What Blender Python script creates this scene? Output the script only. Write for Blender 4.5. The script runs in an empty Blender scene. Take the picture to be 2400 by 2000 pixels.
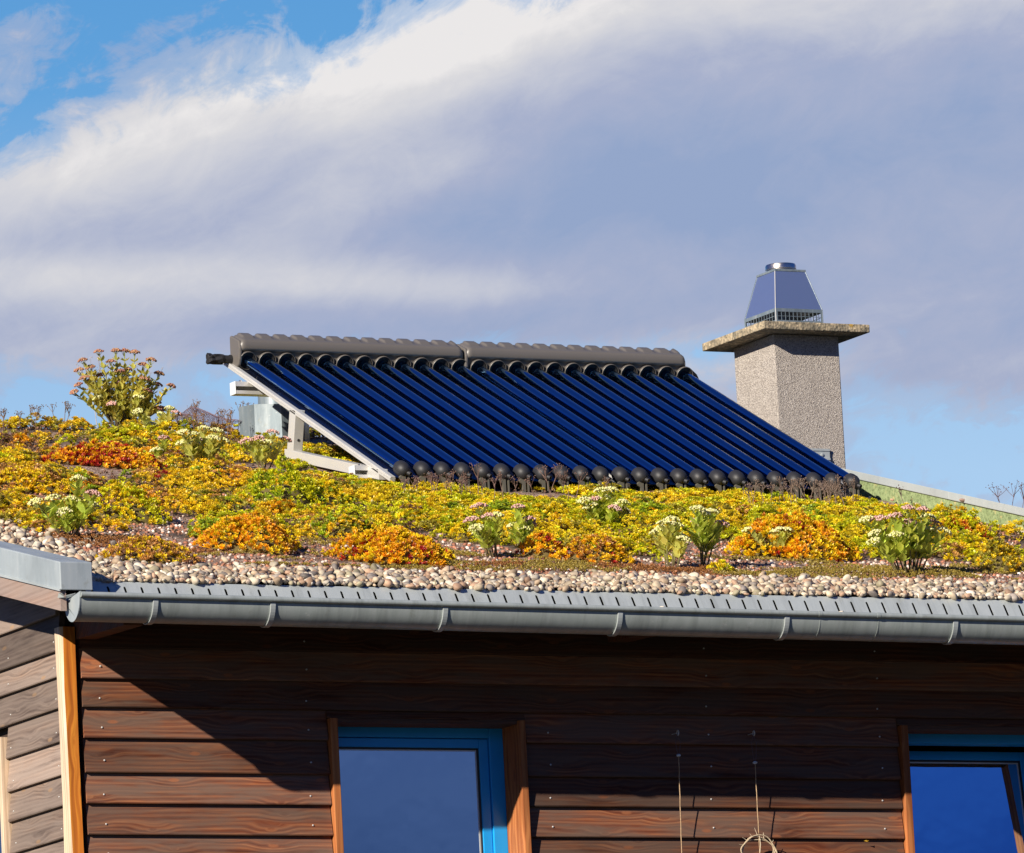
import bpy, math, random
import numpy as np
from mathutils import Vector, Matrix
random.seed(7); rng = np.random.default_rng(11)
S = bpy.context.scene; COL = S.collection
R = math.radians

# ------------------------------------------------------------------ camera
PHI, PSI, ROLL, FPX = R(9.25), R(27.3), 0.052, 19260.0
CAM = np.array([0, 0, 1.6])
Fw = np.array([math.cos(PHI)*math.sin(PSI), math.cos(PHI)*math.cos(PSI), math.sin(PHI)])
Rt0 = np.array([math.cos(PSI), -math.sin(PSI), 0.0]); Up0 = np.cross(Rt0, Fw)
Rt = Rt0*math.cos(ROLL) - Up0*math.sin(ROLL); Up = Rt0*math.sin(ROLL) + Up0*math.cos(ROLL)
cam = bpy.data.objects.new('camera', bpy.data.cameras.new('camera')); COL.objects.link(cam)
M = Matrix(((Rt[0], Up[0], -Fw[0], CAM[0]), (Rt[1], Up[1], -Fw[1], CAM[1]), (Rt[2], Up[2], -Fw[2], CAM[2]), (0, 0, 0, 1)))
cam.matrix_world = M
cam.data.sensor_fit = 'HORIZONTAL'; cam.data.sensor_width = 36; cam.data.lens = 36*FPX/2400
cam.data.clip_start = 0.5; cam.data.clip_end = 5000
S.camera = cam

def ray(x, y):
    v = Fw + Rt*(x-1200)/FPX - Up*(y-1000)/FPX
    return v/np.linalg.norm(v)
def hit(x, y, n, p0):
    d = ray(x, y); n = np.asarray(n, float)
    return CAM + d*(((np.asarray(p0)-CAM)@n)/(d@n))

# ------------------------------------------------------------------ roof frame
YE, ZE, PR = 26.56, 5.858, 0.275          # top edge of the perforated strip, roof slope
XL, XR = 11.95, 17.25                     # inner faces of the two verges
YR = 32.2                                 # ridge
def roof_z(Y): return ZE + PR*(Y-YE) if Y <= YR else ZE + PR*(YR-YE) - PR*(Y-YR)
def on_roof(px, py, h=0.0):               # point of the roof surface where the photo shows it
    p = hit(px, py, (0, -PR, 1), (0, YE, ZE+h)); p[2] -= h
    return p

# ------------------------------------------------------------------ mesh helpers
class MB:
    def __init__(s): s.v = []; s.f = []; s.m = []; s.c = []
    def add(s, vs, fs, mi=0, col=(1, 1, 1)):
        o = len(s.v); s.v += [tuple(map(float, p)) for p in vs]
        s.f += [tuple(o+i for i in q) for q in fs]; s.m += [mi]*len(fs); s.c += [tuple(col)]*len(vs)
    def box(s, x0, x1, y0, y1, z0, z1, mi=0, col=(1, 1, 1)):
        s.hexa([(x0,y0,z0),(x1,y0,z0),(x1,y1,z0),(x0,y1,z0),(x0,y0,z1),(x1,y0,z1),(x1,y1,z1),(x0,y1,z1)], mi, col)
    def hexa(s, p, mi=0, col=(1, 1, 1)):
        s.add(p, [(0,3,2,1),(4,5,6,7),(0,1,5,4),(1,2,6,5),(2,3,7,6),(3,0,4,7)], mi, col)
    def slope(s, x0, x1, y0, y1, b0, b1, t0, t1, mi=0, col=(1, 1, 1)):
        s.hexa([(x0,y0,b0),(x1,y0,b0),(x1,y1,b1),(x0,y1,b1),(x0,y0,t0),(x1,y0,t0),(x1,y1,t1),(x0,y1,t1)], mi, col)
    def obox(s, c, ax, ay, az, hx, hy, hz, mi=0, col=(1, 1, 1)):
        c, ax, ay, az = map(np.asarray, (c, ax, ay, az)); p = []
        for k in (-1, 1):
            for i, j in ((-1,-1),(1,-1),(1,1),(-1,1)): p.append(c+ax*hx*i+ay*hy*j+az*hz*k)
        s.hexa(p, mi, col)
    def extrude(s, prof, x0, x1, mi=0, col=(1, 1, 1), cap=True, closed=True):   # prof: (y, z) list, along X
        n = len(prof); vs = [(x0, y, z) for y, z in prof] + [(x1, y, z) for y, z in prof]
        fs = [(i, (i+1) % n, n+(i+1) % n, n+i) for i in range(n if closed else n-1)]
        if cap and closed: fs += [tuple(range(n-1, -1, -1)), tuple(range(n, 2*n))]
        s.add(vs, fs, mi, col)
    def tube(s, pts, r, n=8, mi=0, col=(1, 1, 1), cap=True):
        pts = [np.asarray(p, float) for p in pts]; m = len(pts)
        rr = r if hasattr(r, '__len__') else [r]*m
        vs = []; prev = None
        for i in range(m):
            t = pts[min(i+1, m-1)] - pts[max(i-1, 0)]; t = t/(np.linalg.norm(t)+1e-12)
            if prev is None:
                a = np.array([0, 0, 1.0]) if abs(t[2]) < .9 else np.array([1.0, 0, 0])
                u = np.cross(t, a)
            else: u = prev - t*(prev@t)
            u = u/np.linalg.norm(u); prev = u; w = np.cross(t, u)
            for k in range(n):
                a = 2*math.pi*k/n; vs.append(pts[i] + rr[i]*(u*math.cos(a)+w*math.sin(a)))
        fs = [(i*n+k, i*n+(k+1) % n, (i+1)*n+(k+1) % n, (i+1)*n+k) for i in range(m-1) for k in range(n)]
        if cap: fs += [tuple(range(n-1, -1, -1)), tuple((m-1)*n+k for k in range(n))]
        s.add(vs, fs, mi, col)
    def lathe(s, o, ax, prof, n=16, mi=0, col=(1, 1, 1), cap=True):   # prof: (distance along axis, radius)
        ax = np.asarray(ax, float); ax = ax/np.linalg.norm(ax)
        a = np.array([0, 0, 1.0]) if abs(ax[2]) < .9 else np.array([1.0, 0, 0])
        u = np.cross(ax, a); u /= np.linalg.norm(u); w = np.cross(ax, u); vs = []
        for d, r in prof:
            for k in range(n):
                t = 2*math.pi*k/n; vs.append(np.asarray(o)+ax*d+r*(u*math.cos(t)+w*math.sin(t)))
        m = len(prof)
        fs = [(i*n+k, i*n+(k+1) % n, (i+1)*n+(k+1) % n, (i+1)*n+k) for i in range(m-1) for k in range(n)]
        if cap: fs += [tuple(range(n-1, -1, -1)), tuple((m-1)*n+k for k in range(n))]
        s.add(vs, fs, mi, col)

def wloc(o):
    l = np.zeros(3)
    while o is not None: l += np.array(o.location); o = o.parent
    return l
def tag(o, label=None, cat=None, group=None, kind=None):
    for k, v in (('label', label), ('category', cat), ('group', group), ('kind', kind)):
        if v: o[k] = v
    return o
def empty(name, loc, label, cat, group=None):
    o = bpy.data.objects.new(name, None); COL.objects.link(o); o.location = tuple(map(float, loc)); o.empty_display_size = .05
    return tag(o, label, cat, group)
def build(mb, name, mats, parent=None, smooth=False, bevel=0, loc=None):
    base = wloc(parent) if parent is not None else (np.asarray(loc, float) if loc is not None else np.zeros(3))
    me = bpy.data.meshes.new(name)
    me.from_pydata([tuple(np.asarray(p)-base) for p in mb.v], [], mb.f); me.update()
    mats = mats if isinstance(mats, (list, tuple)) else [mats]
    for m in mats: me.materials.append(m)
    me.polygons.foreach_set('material_index', mb.m)
    a = me.color_attributes.new('Col', 'FLOAT_COLOR', 'POINT')
    c = np.ones((len(mb.v), 4), np.float32); c[:, :3] = mb.c; a.data.foreach_set('color', c.ravel())
    if smooth: me.polygons.foreach_set('use_smooth', [True]*len(me.polygons))
    o = bpy.data.objects.new(name, me); COL.objects.link(o)
    if parent is not None: o.parent = parent
    elif loc is not None: o.location = tuple(base)
    if smooth == 'auto':
        md = o.modifiers.new('edge', 'EDGE_SPLIT'); md.split_angle = R(35)
    if bevel:
        b = o.modifiers.new('bevel', 'BEVEL'); b.width = bevel; b.segments = 2; b.limit_method = 'ANGLE'; b.angle_limit = R(50)
    return o
def build_np(V, T, Cc, name, mats, parent=None, smooth=False, loc=None, mi=None):
    """triangle soup from numpy arrays"""
    base = wloc(parent) if parent is not None else (np.asarray(loc, float) if loc is not None else np.zeros(3))
    V = (np.asarray(V, float)-base).astype(np.float32); T = np.asarray(T, np.int32)
    me = bpy.data.meshes.new(name)
    me.vertices.add(len(V)); me.vertices.foreach_set('co', V.ravel())
    me.loops.add(T.size); me.loops.foreach_set('vertex_index', T.ravel())
    me.polygons.add(len(T)); me.polygons.foreach_set('loop_start', np.arange(0, T.size, 3, dtype=np.int32))
    try: me.polygons.foreach_set('loop_total', np.full(len(T), 3, np.int32))
    except Exception: pass
    for m in (mats if isinstance(mats, (list, tuple)) else [mats]): me.materials.append(m)
    if mi is not None: me.polygons.foreach_set('material_index', np.asarray(mi, np.int32))
    if smooth: me.polygons.foreach_set('use_smooth', np.ones(len(T), bool))
    me.update(calc_edges=True)
    a = me.color_attributes.new('Col', 'FLOAT_COLOR', 'POINT')
    c = np.ones((len(V), 4), np.float32); c[:, :3] = Cc; a.data.foreach_set('color', c.ravel())
    me.validate()
    o = bpy.data.objects.new(name, me); COL.objects.link(o)
    if parent is not None: o.parent = parent
    elif loc is not None: o.location = tuple(base)
    return o
def copy_tree(o, parent):
    c = o.copy(); COL.objects.link(c); c.parent = parent
    for ch in list(o.children): copy_tree(ch, c)
    return c

# ------------------------------------------------------------------ noise (numpy)
def _h(i, j, s):
    n = (i.astype(np.int64)*374761393 + j.astype(np.int64)*668265263 + s*974634777) & 0xffffffff
    n = ((n ^ (n >> 13))*1274126177) & 0xffffffff
    return ((n ^ (n >> 16)) & 0xffff)/65535.0
def vnoise(x, y, s=0):
    x = np.asarray(x, float); y = np.asarray(y, float)
    i = np.floor(x); j = np.floor(y); fx = x-i; fy = y-j; fx = fx*fx*(3-2*fx); fy = fy*fy*(3-2*fy)
    return (_h(i, j, s)*(1-fx)+_h(i+1, j, s)*fx)*(1-fy) + (_h(i, j+1, s)*(1-fx)+_h(i+1, j+1, s)*fx)*fy
def fbm(x, y, s=0):
    return (vnoise(x, y, s)*.55 + vnoise(x*2.1+5, y*2.1+9, s+1)*.28 + vnoise(x*4.3+1, y*4.3+2, s+2)*.17)
def sstep(a, b, x):
    t = np.clip((np.asarray(x, float)-a)/(b-a), 0, 1); return t*t*(3-2*t)

# ------------------------------------------------------------------ materials
class NT:
    def __init__(s, name):
        s.m = bpy.data.materials.new(name); s.m.use_nodes = True; s.t = s.m.node_tree
        s.b = s.t.nodes['Principled BSDF']; s.out = s.t.nodes['Material Output']
    def n(s, ty, **kw):
        x = s.t.nodes.new(ty)
        for k, v in kw.items():
            if k in x.inputs.keys(): x.inputs[k].default_value = v
            else: setattr(x, k, v)
        return x
    def l(s, a, b): s.t.links.new(a, b)
    def coord(s, kind='Object', scale=(1, 1, 1), rot=(0, 0, 0)):
        c = s.n('ShaderNodeTexCoord'); mp = s.n('ShaderNodeMapping'); mp.inputs['Scale'].default_value = scale; mp.inputs['Rotation'].default_value = rot
        s.l(c.outputs[kind], mp.inputs[0]); return mp.outputs[0]
    def noise(s, vec, scale, detail=4, rough=.55, dist=0):
        x = s.n('ShaderNodeTexNoise'); x.inputs['Scale'].default_value = scale; x.inputs['Detail'].default_value = detail
        x.inputs['Roughness'].default_value = rough; x.inputs['Distortion'].default_value = dist
        if vec is not None: s.l(vec, x.inputs['Vector'])
        return x.outputs['Fac']
    def ramp(s, fac, stops, interp='LINEAR'):
        x = s.n('ShaderNodeValToRGB'); x.color_ramp.interpolation = interp
        e = x.color_ramp.elements
        while len(e) < len(stops): e.new(.5)
        for q, (p, c) in zip(e, stops): q.position = p; q.color = (*c, 1) if len(c) == 3 else c
        s.l(fac, x.inputs[0]); return x.outputs[0]
    def mix(s, fac, a, b, mode='MIX'):
        x = s.n('ShaderNodeMix', data_type='RGBA', blend_type=mode)
        for sock, v in ((x.inputs[0], fac), (x.inputs[6], a), (x.inputs[7], b)):
            if hasattr(v, 'is_linked') or isinstance(v, bpy.types.NodeSocket): s.l(v, sock)
            elif isinstance(v, (int, float)): sock.default_value = v
            else: sock.default_value = (*v, 1)
        return x.outputs[2]
    def math(s, op, a, b=0.0, clamp=False):
        x = s.n('ShaderNodeMath', operation=op); x.use_clamp = clamp
        for k, v in enumerate((a, b)):
            if isinstance(v, bpy.types.NodeSocket): s.l(v, x.inputs[k])
            else: x.inputs[k].default_value = v
        return x.outputs[0]
    def bump(s, h, strength=.3, dist=.005):
        x = s.n('ShaderNodeBump'); x.inputs['Strength'].default_value = strength; x.inputs['Distance'].default_value = dist
        s.l(h, x.inputs['Height']); s.l(x.outputs[0], s.b.inputs['Normal'])
    def set(s, **kw):
        for k, v in kw.items():
            i = s.b.inputs[k.replace('_', ' ')]
            if isinstance(v, bpy.types.NodeSocket): s.l(v, i)
            elif isinstance(v, (tuple, list)) and len(v) == 3: i.default_value = (*v, 1)
            else: i.default_value = v
        return s
    def attr(s):
        a = s.n('ShaderNodeVertexColor'); a.layer_name = 'Col'; return a.outputs['Color']

def plain(name, col, rough=.6, metal=0.0, var=.12, scale=8, bump=0, **kw):
    t = NT(name); c = t.coord(); nz = t.noise(c, scale, 5)
    col2 = t.mix(nz, tuple(v*(1-var) for v in col), tuple(min(1, v*(1+var)) for v in col))
    t.set(Base_Color=col2, Roughness=rough, Metallic=metal, **kw)
    if bump: t.bump(t.noise(c, scale*6, 4), bump, .003)
    return t.m

def wood(name, dark, mid, light, axis=0, grey=None, knot=(.42, .13, .03), rough=.6, knots=1.0, ring=52):
    """boards: stretched grain, knots; the Col attribute carries a random offset (r, g) and a tone (b) per board"""
    t = NT(name); a = t.attr(); sp = t.n('ShaderNodeSeparateColor'); t.l(a, sp.inputs[0])
    c = t.n('ShaderNodeTexCoord').outputs['Object']
    off = t.n('ShaderNodeVectorMath', operation='SCALE'); t.l(a, off.inputs[0]); off.inputs['Scale'].default_value = 37.0
    ad = t.n('ShaderNodeVectorMath', operation='ADD'); t.l(c, ad.inputs[0]); t.l(off.outputs[0], ad.inputs[1])
    xyz = t.n('ShaderNodeSeparateXYZ'); t.l(ad.outputs[0], xyz.inputs[0])
    lon = xyz.outputs[axis]; others = [i for i in (0, 1, 2) if i != axis]
    acr = t.math('ADD', xyz.outputs[others[0]], xyz.outputs[others[1]])
    # knots
    kv = t.n('ShaderNodeCombineXYZ'); t.l(t.math('MULTIPLY', lon, 3.4), kv.inputs[0]); t.l(t.math('MULTIPLY', acr, 8.5), kv.inputs[1])
    vo = t.n('ShaderNodeTexVoronoi', voronoi_dimensions='2D'); vo.inputs['Scale'].default_value = 1; vo.inputs['Randomness'].default_value = 1
    t.l(kv.outputs[0], vo.inputs['Vector']); kd = vo.outputs['Distance']
    infl = t.ramp(kd, [(0, (1, 1, 1)), (.12, (.55, .55, .55)), (.42, (0, 0, 0))], 'EASE')
    # grain coordinate, bent round the knots
    wv = t.n('ShaderNodeCombineXYZ'); t.l(t.math('MULTIPLY', lon, 1.5), wv.inputs[0]); t.l(t.math('MULTIPLY', acr, 9.0), wv.inputs[1])
    w1 = t.noise(wv.outputs[0], 1.0, 3, .5)
    g = t.math('ADD', t.math('MULTIPLY', acr, ring), t.math('MULTIPLY', w1, 1.9))
    g = t.math('ADD', g, t.math('MULTIPLY', infl, 1.6*knots))
    gv = t.n('ShaderNodeCombineXYZ'); t.l(t.math('MULTIPLY', lon, 1.3), gv.inputs[0]); t.l(g, gv.inputs[1])
    fine = t.noise(gv.outputs[0], 1.0, 2, .5)
    rings = t.math('ABSOLUTE', t.math('SUBTRACT', t.math('FRACT', g), .5))
    sv = t.n('ShaderNodeCombineXYZ'); t.l(t.math('MULTIPLY', lon, 5.0), sv.inputs[0]); t.l(t.math('MULTIPLY', g, 4.0), sv.inputs[1])
    hair = t.noise(sv.outputs[0], 1.0, 3, .6)
    gf = t.math('ADD', t.math('MULTIPLY', rings, .38), t.math('ADD', t.math('MULTIPLY', fine, .55), t.math('MULTIPLY', hair, .38)))
    col = t.ramp(gf, [(.22, dark), (.52, mid), (.85, light)])
    blot = t.noise(wv.outputs[0], .9, 4, .6, .4)
    bl2 = t.ramp(blot, [(.30, (.36, .34, .36)), (.5, (1, 1, 1)), (.7, (1.15, 1.0, .86))])
    col = t.mix(.85, col, bl2, 'MULTIPLY')
    if grey is not None:
        gm = t.ramp(t.noise(wv.outputs[0], 1.7, 5, .65), [(.36, (0, 0, 0)), (.58, (1, 1, 1))])
        col = t.mix(t.math('MULTIPLY', gm, .8), col, grey)
    kn = t.ramp(kd, [(0, (1, 1, 1)), (.055, (.8, .8, .8)), (.085, (0, 0, 0))])
    sel = t.n('ShaderNodeSeparateColor'); t.l(vo.outputs['Color'], sel.inputs[0])
    some = t.math('GREATER_THAN', sel.outputs[0], .62)
    col = t.mix(t.math('MULTIPLY', t.math('MULTIPLY', kn, some), .8*knots), col, knot)
    tone = t.math('ADD', t.math('MULTIPLY', sp.outputs[2], .95), .5)
    tc = t.n('ShaderNodeCombineColor')
    for i in range(3): t.l(tone, tc.inputs[i])
    col = t.mix(1.0, col, tc.outputs[0], 'MULTIPLY')
    t.set(Base_Color=col, Roughness=rough, Specular_IOR_Level=.12)
    t.bump(gf, .35, .004)
    return t.m

M_ = {}
M_['wood_front'] = wood('stained boards', (.045, .014, .009), (.18, .058, .030), (.46, .20, .09), 0, grey=(.15, .10, .076), knot=(.30, .11, .05))
M_['wood_side'] = wood('weathered boards', (.055, .041, .034), (.165, .122, .10), (.37, .285, .23), 1, grey=(.23, .18, .15), knot=(.30, .19, .11))
M_['wood_fascia'] = wood('grey verge board', (.13, .09, .075), (.24, .175, .15), (.34, .26, .23), 1, grey=(.28, .22, .19), knots=0)
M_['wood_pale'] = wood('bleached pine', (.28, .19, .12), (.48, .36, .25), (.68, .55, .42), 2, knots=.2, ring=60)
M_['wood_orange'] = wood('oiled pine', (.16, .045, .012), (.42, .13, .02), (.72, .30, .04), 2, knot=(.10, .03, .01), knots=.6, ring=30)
M_['wood_jamb'] = wood('oiled window board', (.17, .05, .02), (.36, .12, .04), (.58, .25, .09), 2, knot=(.12, .04, .02), knots=.5, ring=40)
M_['wood_dark'] = plain('dark soffit wood', (.05, .03, .022), .8, var=.4, scale=5)

def zinc(name, col, rough=.42):
    t = NT(name); c = t.coord(); big = t.noise(c, 3, 5, .6); st = t.noise(t.coord('Object', (14, 14, 2)), 2, 4); fi = t.noise(c, 60, 3)
    k = t.mix(big, tuple(v*.86 for v in col), tuple(v*1.1 for v in col))
    k = t.mix(t.ramp(st, [(.45, (0, 0, 0)), (.75, (.35, .35, .35))]), k, (.52, .55, .55))
    k = t.mix(t.ramp(fi, [(.66, (0, 0, 0)), (.74, (.3, .3, .3))]), k, (.62, .62, .60))
    run = t.noise(t.coord('Object', (22, 3, 2.2)), 1.0, 5, .65)
    k = t.mix(t.ramp(run, [(.50, (0, 0, 0)), (.72, (.55, .55, .55))]), k, tuple(v*.55 for v in col))
    k = t.mix(t.ramp(t.noise(c, 18, 6, .7), [(.60, (0, 0, 0)), (.70, (.35, .35, .35))]), k, (.20, .20, .15))
    t.set(Base_Color=k, Roughness=t.math('ADD', t.math('MULTIPLY', big, .25), rough-.10), Metallic=.25, Specular_IOR_Level=.5); t.bump(t.math('ADD', big, t.math('MULTIPLY', run, .4)), .16, .012); return t.m
M_['zinc'] = zinc('weathered zinc', (.44, .48, .48))
M_['zinc_gutter'] = zinc('gutter zinc', (.36, .40, .385), .40)
M_['zinc_cap'] = zinc('verge zinc', (.36, .41, .43), .45)
M_['galv'] = zinc('galvanised sheet', (.17, .215, .245), .4)
M_['alu'] = plain('raw aluminium', (.62, .61, .58), .38, .35, .08, 12)
M_['alu_white'] = plain('coated aluminium', (.66, .70, .72), .4, .1, .05, 12)
M_['header'] = plain('grey brown plastic', (.125, .113, .102), .42, 0, .07, 4)
M_['rubber'] = plain('black rubber', (.020, .020, .023), .55, 0, .3, 25, bump=.1)
M_['olive'] = plain('olive plastic', (.105, .098, .075), .5, 0, .15, 15)
M_['black'] = plain('black foam', (.012, .012, .014), .7, 0, .3, 40, bump=.4)
t = NT('evacuated tube'); t.set(Base_Color=(.003, .20, .50), Metallic=1.0, Roughness=.06, Coat_Weight=1.0, Coat_Roughness=.02, Coat_IOR=1.8); M_['tube'] = t.m
t = NT('dark reflector sheet'); t.set(Base_Color=(.006, .008, .02), Metallic=.0, Roughness=.12, Specular_IOR_Level=.6); M_['reflector'] = t.m
t = NT('stainless steel'); c = t.coord(); nz = t.noise(t.coord('Object', (3, 3, 40)), 6, 3)
t.set(Base_Color=(.58, .64, .74), Metallic=.9, Roughness=.32); t.bump(nz, .02, .002); M_['steel'] = t.m
t = NT('scuffed steel'); c = t.coord(); nz = t.noise(c, 40, 5)
t.set(Base_Color=(.55, .5, .45), Metallic=1.0, Roughness=t.math('ADD', t.math('MULTIPLY', nz, .35), .1)); t.bump(nz, .25, .004); M_['collar'] = t.m
t = NT('blue paint'); nz = t.noise(t.coord(), 15, 4); t.set(Base_Color=t.mix(nz, (.008, .30, .74), (.010, .35, .82)), Roughness=.35); M_['blue'] = t.m
t = NT('window glass'); gl = t.n('ShaderNodeBsdfGlossy'); gl.inputs['Color'].default_value = (.66, .82, 1, 1); gl.inputs['Roughness'].default_value = .01
wob = t.n('ShaderNodeBump'); wob.inputs['Strength'].default_value = .012; wob.inputs['Distance'].default_value = .05
t.l(t.noise(t.coord(), 3, 3), wob.inputs['Height']); t.l(wob.outputs[0], gl.inputs['Normal'])
df = t.n('ShaderNodeBsdfDiffuse'); df.inputs['Color'].default_value = (.006, .010, .022, 1)
mx = t.n('ShaderNodeMixShader'); mx.inputs[0].default_value = .72; t.l(df.outputs[0], mx.inputs[1]); t.l(gl.outputs[0], mx.inputs[2]); t.l(mx.outputs[0], t.out.inputs[0]); M_['glass'] = t.m

t = NT('pebbledash'); c = t.coord(); vo = t.n('ShaderNodeTexVoronoi'); vo.inputs['Scale'].default_value = 290; t.l(c, vo.inputs['Vector'])
sp = t.n('ShaderNodeSeparateColor'); t.l(vo.outputs['Color'], sp.inputs[0])
k = t.ramp(sp.outputs[0], [(0, (.17, .145, .13)), (.14, (.38, .33, .295)), (.5, (.53, .475, .42)), (1, (.70, .645, .58))])
k = t.mix(t.math('MULTIPLY', t.noise(c, 5, 4), .35), k, (.36, .31, .27))
k = t.mix(t.ramp(t.noise(t.coord('Object', (16, 16, 1.6)), 1.0, 5, .6), [(.50, (0, 0, 0)), (.75, (.26, .26, .26))]), k, (.22, .19, .16))
t.set(Base_Color=k, Roughness=.9); t.bump(vo.outputs['Distance'], .8, .008); M_['dash'] = t.m
t = NT('exposed aggregate'); c = t.coord(); vo = t.n('ShaderNodeTexVoronoi'); vo.inputs['Scale'].default_value = 80; t.l(c, vo.inputs['Vector'])
sp = t.n('ShaderNodeSeparateColor'); t.l(vo.outputs['Color'], sp.inputs[0])
k = t.ramp(sp.outputs[0], [(0, (.13, .11, .075)), (.3, (.32, .26, .17)), (1, (.50, .40, .26))])
k = t.mix(t.ramp(t.noise(c, 26, 5), [(.45, (0, 0, 0)), (.62, (.7, .7, .7))]), k, (.10, .095, .075))
k = t.mix(t.ramp(t.noise(c, 9, 2), [(.70, (0, 0, 0)), (.74, (.8, .8, .8))]), k, (.45, .27, .03))
t.set(Base_Color=k, Roughness=.9); t.bump(vo.outputs['Distance'], .5, .006); M_['slab'] = t.m
t = NT('green roofing felt'); c = t.coord(); k = t.ramp(t.noise(c, 70, 4, .7), [(.35, (.10, .13, .05)), (.5, (.21, .27, .12)), (.68, (.30, .36, .17))])
k = t.mix(t.ramp(t.noise(c, 30, 4), [(.62, (0, 0, 0)), (.67, (.8, .8, .8))]), k, (.42, .36, .16))
t.set(Base_Color=k, Roughness=.9); t.bump(t.noise(c, 90, 3), .4, .004); M_['felt'] = t.m

def vcol(name, rough=.6, trans=0.0, noise_amt=.25, nscale=60, spec=.3, bump=0):
    t = NT(name); a = t.attr(); nz = t.noise(t.coord(), nscale, 3)
    f = t.ramp(nz, [(.3, (1-noise_amt,)*3), (.7, (1+noise_amt*.6,)*3)])
    k = t.mix(1.0, a, f, 'MULTIPLY'); t.set(Base_Color=k, Roughness=rough, Specular_IOR_Level=spec)
    if bump: t.bump(nz, bump, .004)
    if trans:
        tr = t.n('ShaderNodeBsdfTranslucent'); t.l(k, tr.inputs['Color']); mx = t.n('ShaderNodeMixShader'); mx.inputs[0].default_value = trans
        t.l(t.b.outputs[0], mx.inputs[1]); t.l(tr.outputs[0], mx.inputs[2]); t.l(mx.outputs[0], t.out.inputs[0])
    return t.m
M_['leaf'] = vcol('sedum leaf', .42, .34, .2, 90, .45)
M_['bigleaf'] = vcol('broad sedum leaf', .5, .42, .15, 70, .35)
M_['flower'] = vcol('sedum flower', .8, .15, .2, 200, .1)
M_['stem'] = vcol('dry stem', .8, 0, .3, 120, .2)
M_['pebble'] = vcol('river pebble', .62, 0, .22, 45, .35, bump=.15)
t = NT('roof substrate'); c = t.coord(); vo = t.n('ShaderNodeTexVoronoi'); vo.inputs['Scale'].default_value = 95; t.l(c, vo.inputs['Vector'])
sp = t.n('ShaderNodeSeparateColor'); t.l(vo.outputs['Color'], sp.inputs[0])
k = t.ramp(sp.outputs[0], [(0, (.06, .04, .03)), (.35, (.21, .125, .085)), (.7, (.33, .20, .135)), (1, (.58, .47, .38))])
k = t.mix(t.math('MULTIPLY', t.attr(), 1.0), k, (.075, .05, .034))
t.set(Base_Color=k, Roughness=.95); t.bump(vo.outputs['Distance'], .7, .008); M_['soil'] = t.m
t = NT('meadow'); c = t.coord(); t.set(Base_Color=t.ramp(t.noise(c, .3, 6), [(.3, (.008, .012, .006)), (.7, (.018, .024, .010))]), Roughness=.95); M_['meadow'] = t.m
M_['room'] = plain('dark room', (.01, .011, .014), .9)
M_['netting'] = plain('rusty wire', (.13, .085, .11), .6, .2)

# ------------------------------------------------------------------ ground
mb = MB(); mb.add([(-1500,-1500,0),(1500,-1500,0),(1500,1500,0),(-1500,1500,0)], [(0,1,2,3)])
tag(build(mb, 'ground', M_['meadow']), kind='structure')

# ------------------------------------------------------------------ the house
YW, XP = 27.0, 12.053; VS = .2535
house = empty('house', (14.6, 29.5, 0), 'dark timber clad house with planted green roof', 'house')
GAPS = [5.6843, 5.574, 5.4685, 5.3556, 5.2292, 5.1164, 5.0024]
while GAPS[-1] > .3: GAPS.append(GAPS[-1]-.1135)
TOPS = [5.90, 5.795]+GAPS
W1 = (13.116, 13.921); W2 = (15.529, 16.335); WT = 5.4265; WB = 4.25
def rc(): return (random.random(), random.random(), random.random())
def board_front(mb, x0, x1, zt, zb, col, lip=.026):
    yl, yt = YW+.004, YW+.022
    f = (zt-zb)/.1135
    mb.extrude([(yl, zb+.004), (yl+.002, zb), (yl+.022, zb), (yt+.024, zt+.012), (yt+.002, zt+.012), (yt-.001, zt)], x0, x1, 0, col)
mb = MB(); nails = []
for i in range(len(TOPS)-1):
    zt, zb = TOPS[i], TOPS[i+1]; c = rc()
    segs = [(XP+.078, 17.05)]
    if zb < WT-.02:
        segs = [(XP+.078, W1[0]-.004), (W1[1]+.010, W2[0]-.004), (W2[1]+.006, 17.05)]
        if zb < WB-.1: segs = [(XP+.078, 17.05)]
    if zb < WT < zt:
        for a, b in segs: board_front(mb, a, b, zt, zb, rc())
        for w in (W1, W2): board_front(mb, w[0]-.004, w[1]+.008, zt, WT+.012, c)
    else:
        for a, b in segs: board_front(mb, a, b, zt, zb, rc())
    if zb > 4.3:
        for x in (12.20, 13.03, 14.02, 14.70, 15.44):
            if zb < WT or x in (12.20, 13.03, 14.70, 15.44):
                p = (x+.004*(i % 3), YW+.009, zb+.032+.006*((i*7) % 3)); nails.append(p)
for p in nails: mb.lathe(p, (0, -1, .1), [(-.004, .0035), (.0025, .0035), (.0035, .002)], 8, 1)
front = build(mb, 'front_cladding', [M_['wood_front'], M_['alu']], house)
front['label'] = 'dark red-brown overlapping boards'
# left wall
mb = MB(); nails = []
LW = (27.556, 28.35)
def board_side(mb, y0, y1, zt, zb, col):
    xl, xt = XP+.004, XP+.022
    prof = [(xl, zb+.004), (xl+.002, zb), (xl+.022, zb), (xt+.024, zt+.012), (xt+.002, zt+.012), (xt-.001, zt)]
    n = len(prof); vs = [(x, y0, z) for x, z in prof]+[(x, y1, z) for x, z in prof]
    mb.add(vs, [(i, n+i, n+(i+1) % n, (i+1) % n) for i in range(n)]+[tuple(range(n)), tuple(range(2*n-1, n-1, -1))], 0, col)
LG = [7.2-.113*k for k in range(12)] + [5.8113, 5.6800, 5.5855, 5.4709, 5.3488, 5.2262, 5.1148, 4.9964]
LG = [z for z in LG if z > 5.86 or z < 5.82]
while LG[-1] > .3: LG.append(LG[-1]-.1135)
def roofcut(z): return max(27.05, YE+.35+(z+.1-(ZE-.2))/PR)   # wall follows the roof slope
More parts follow.
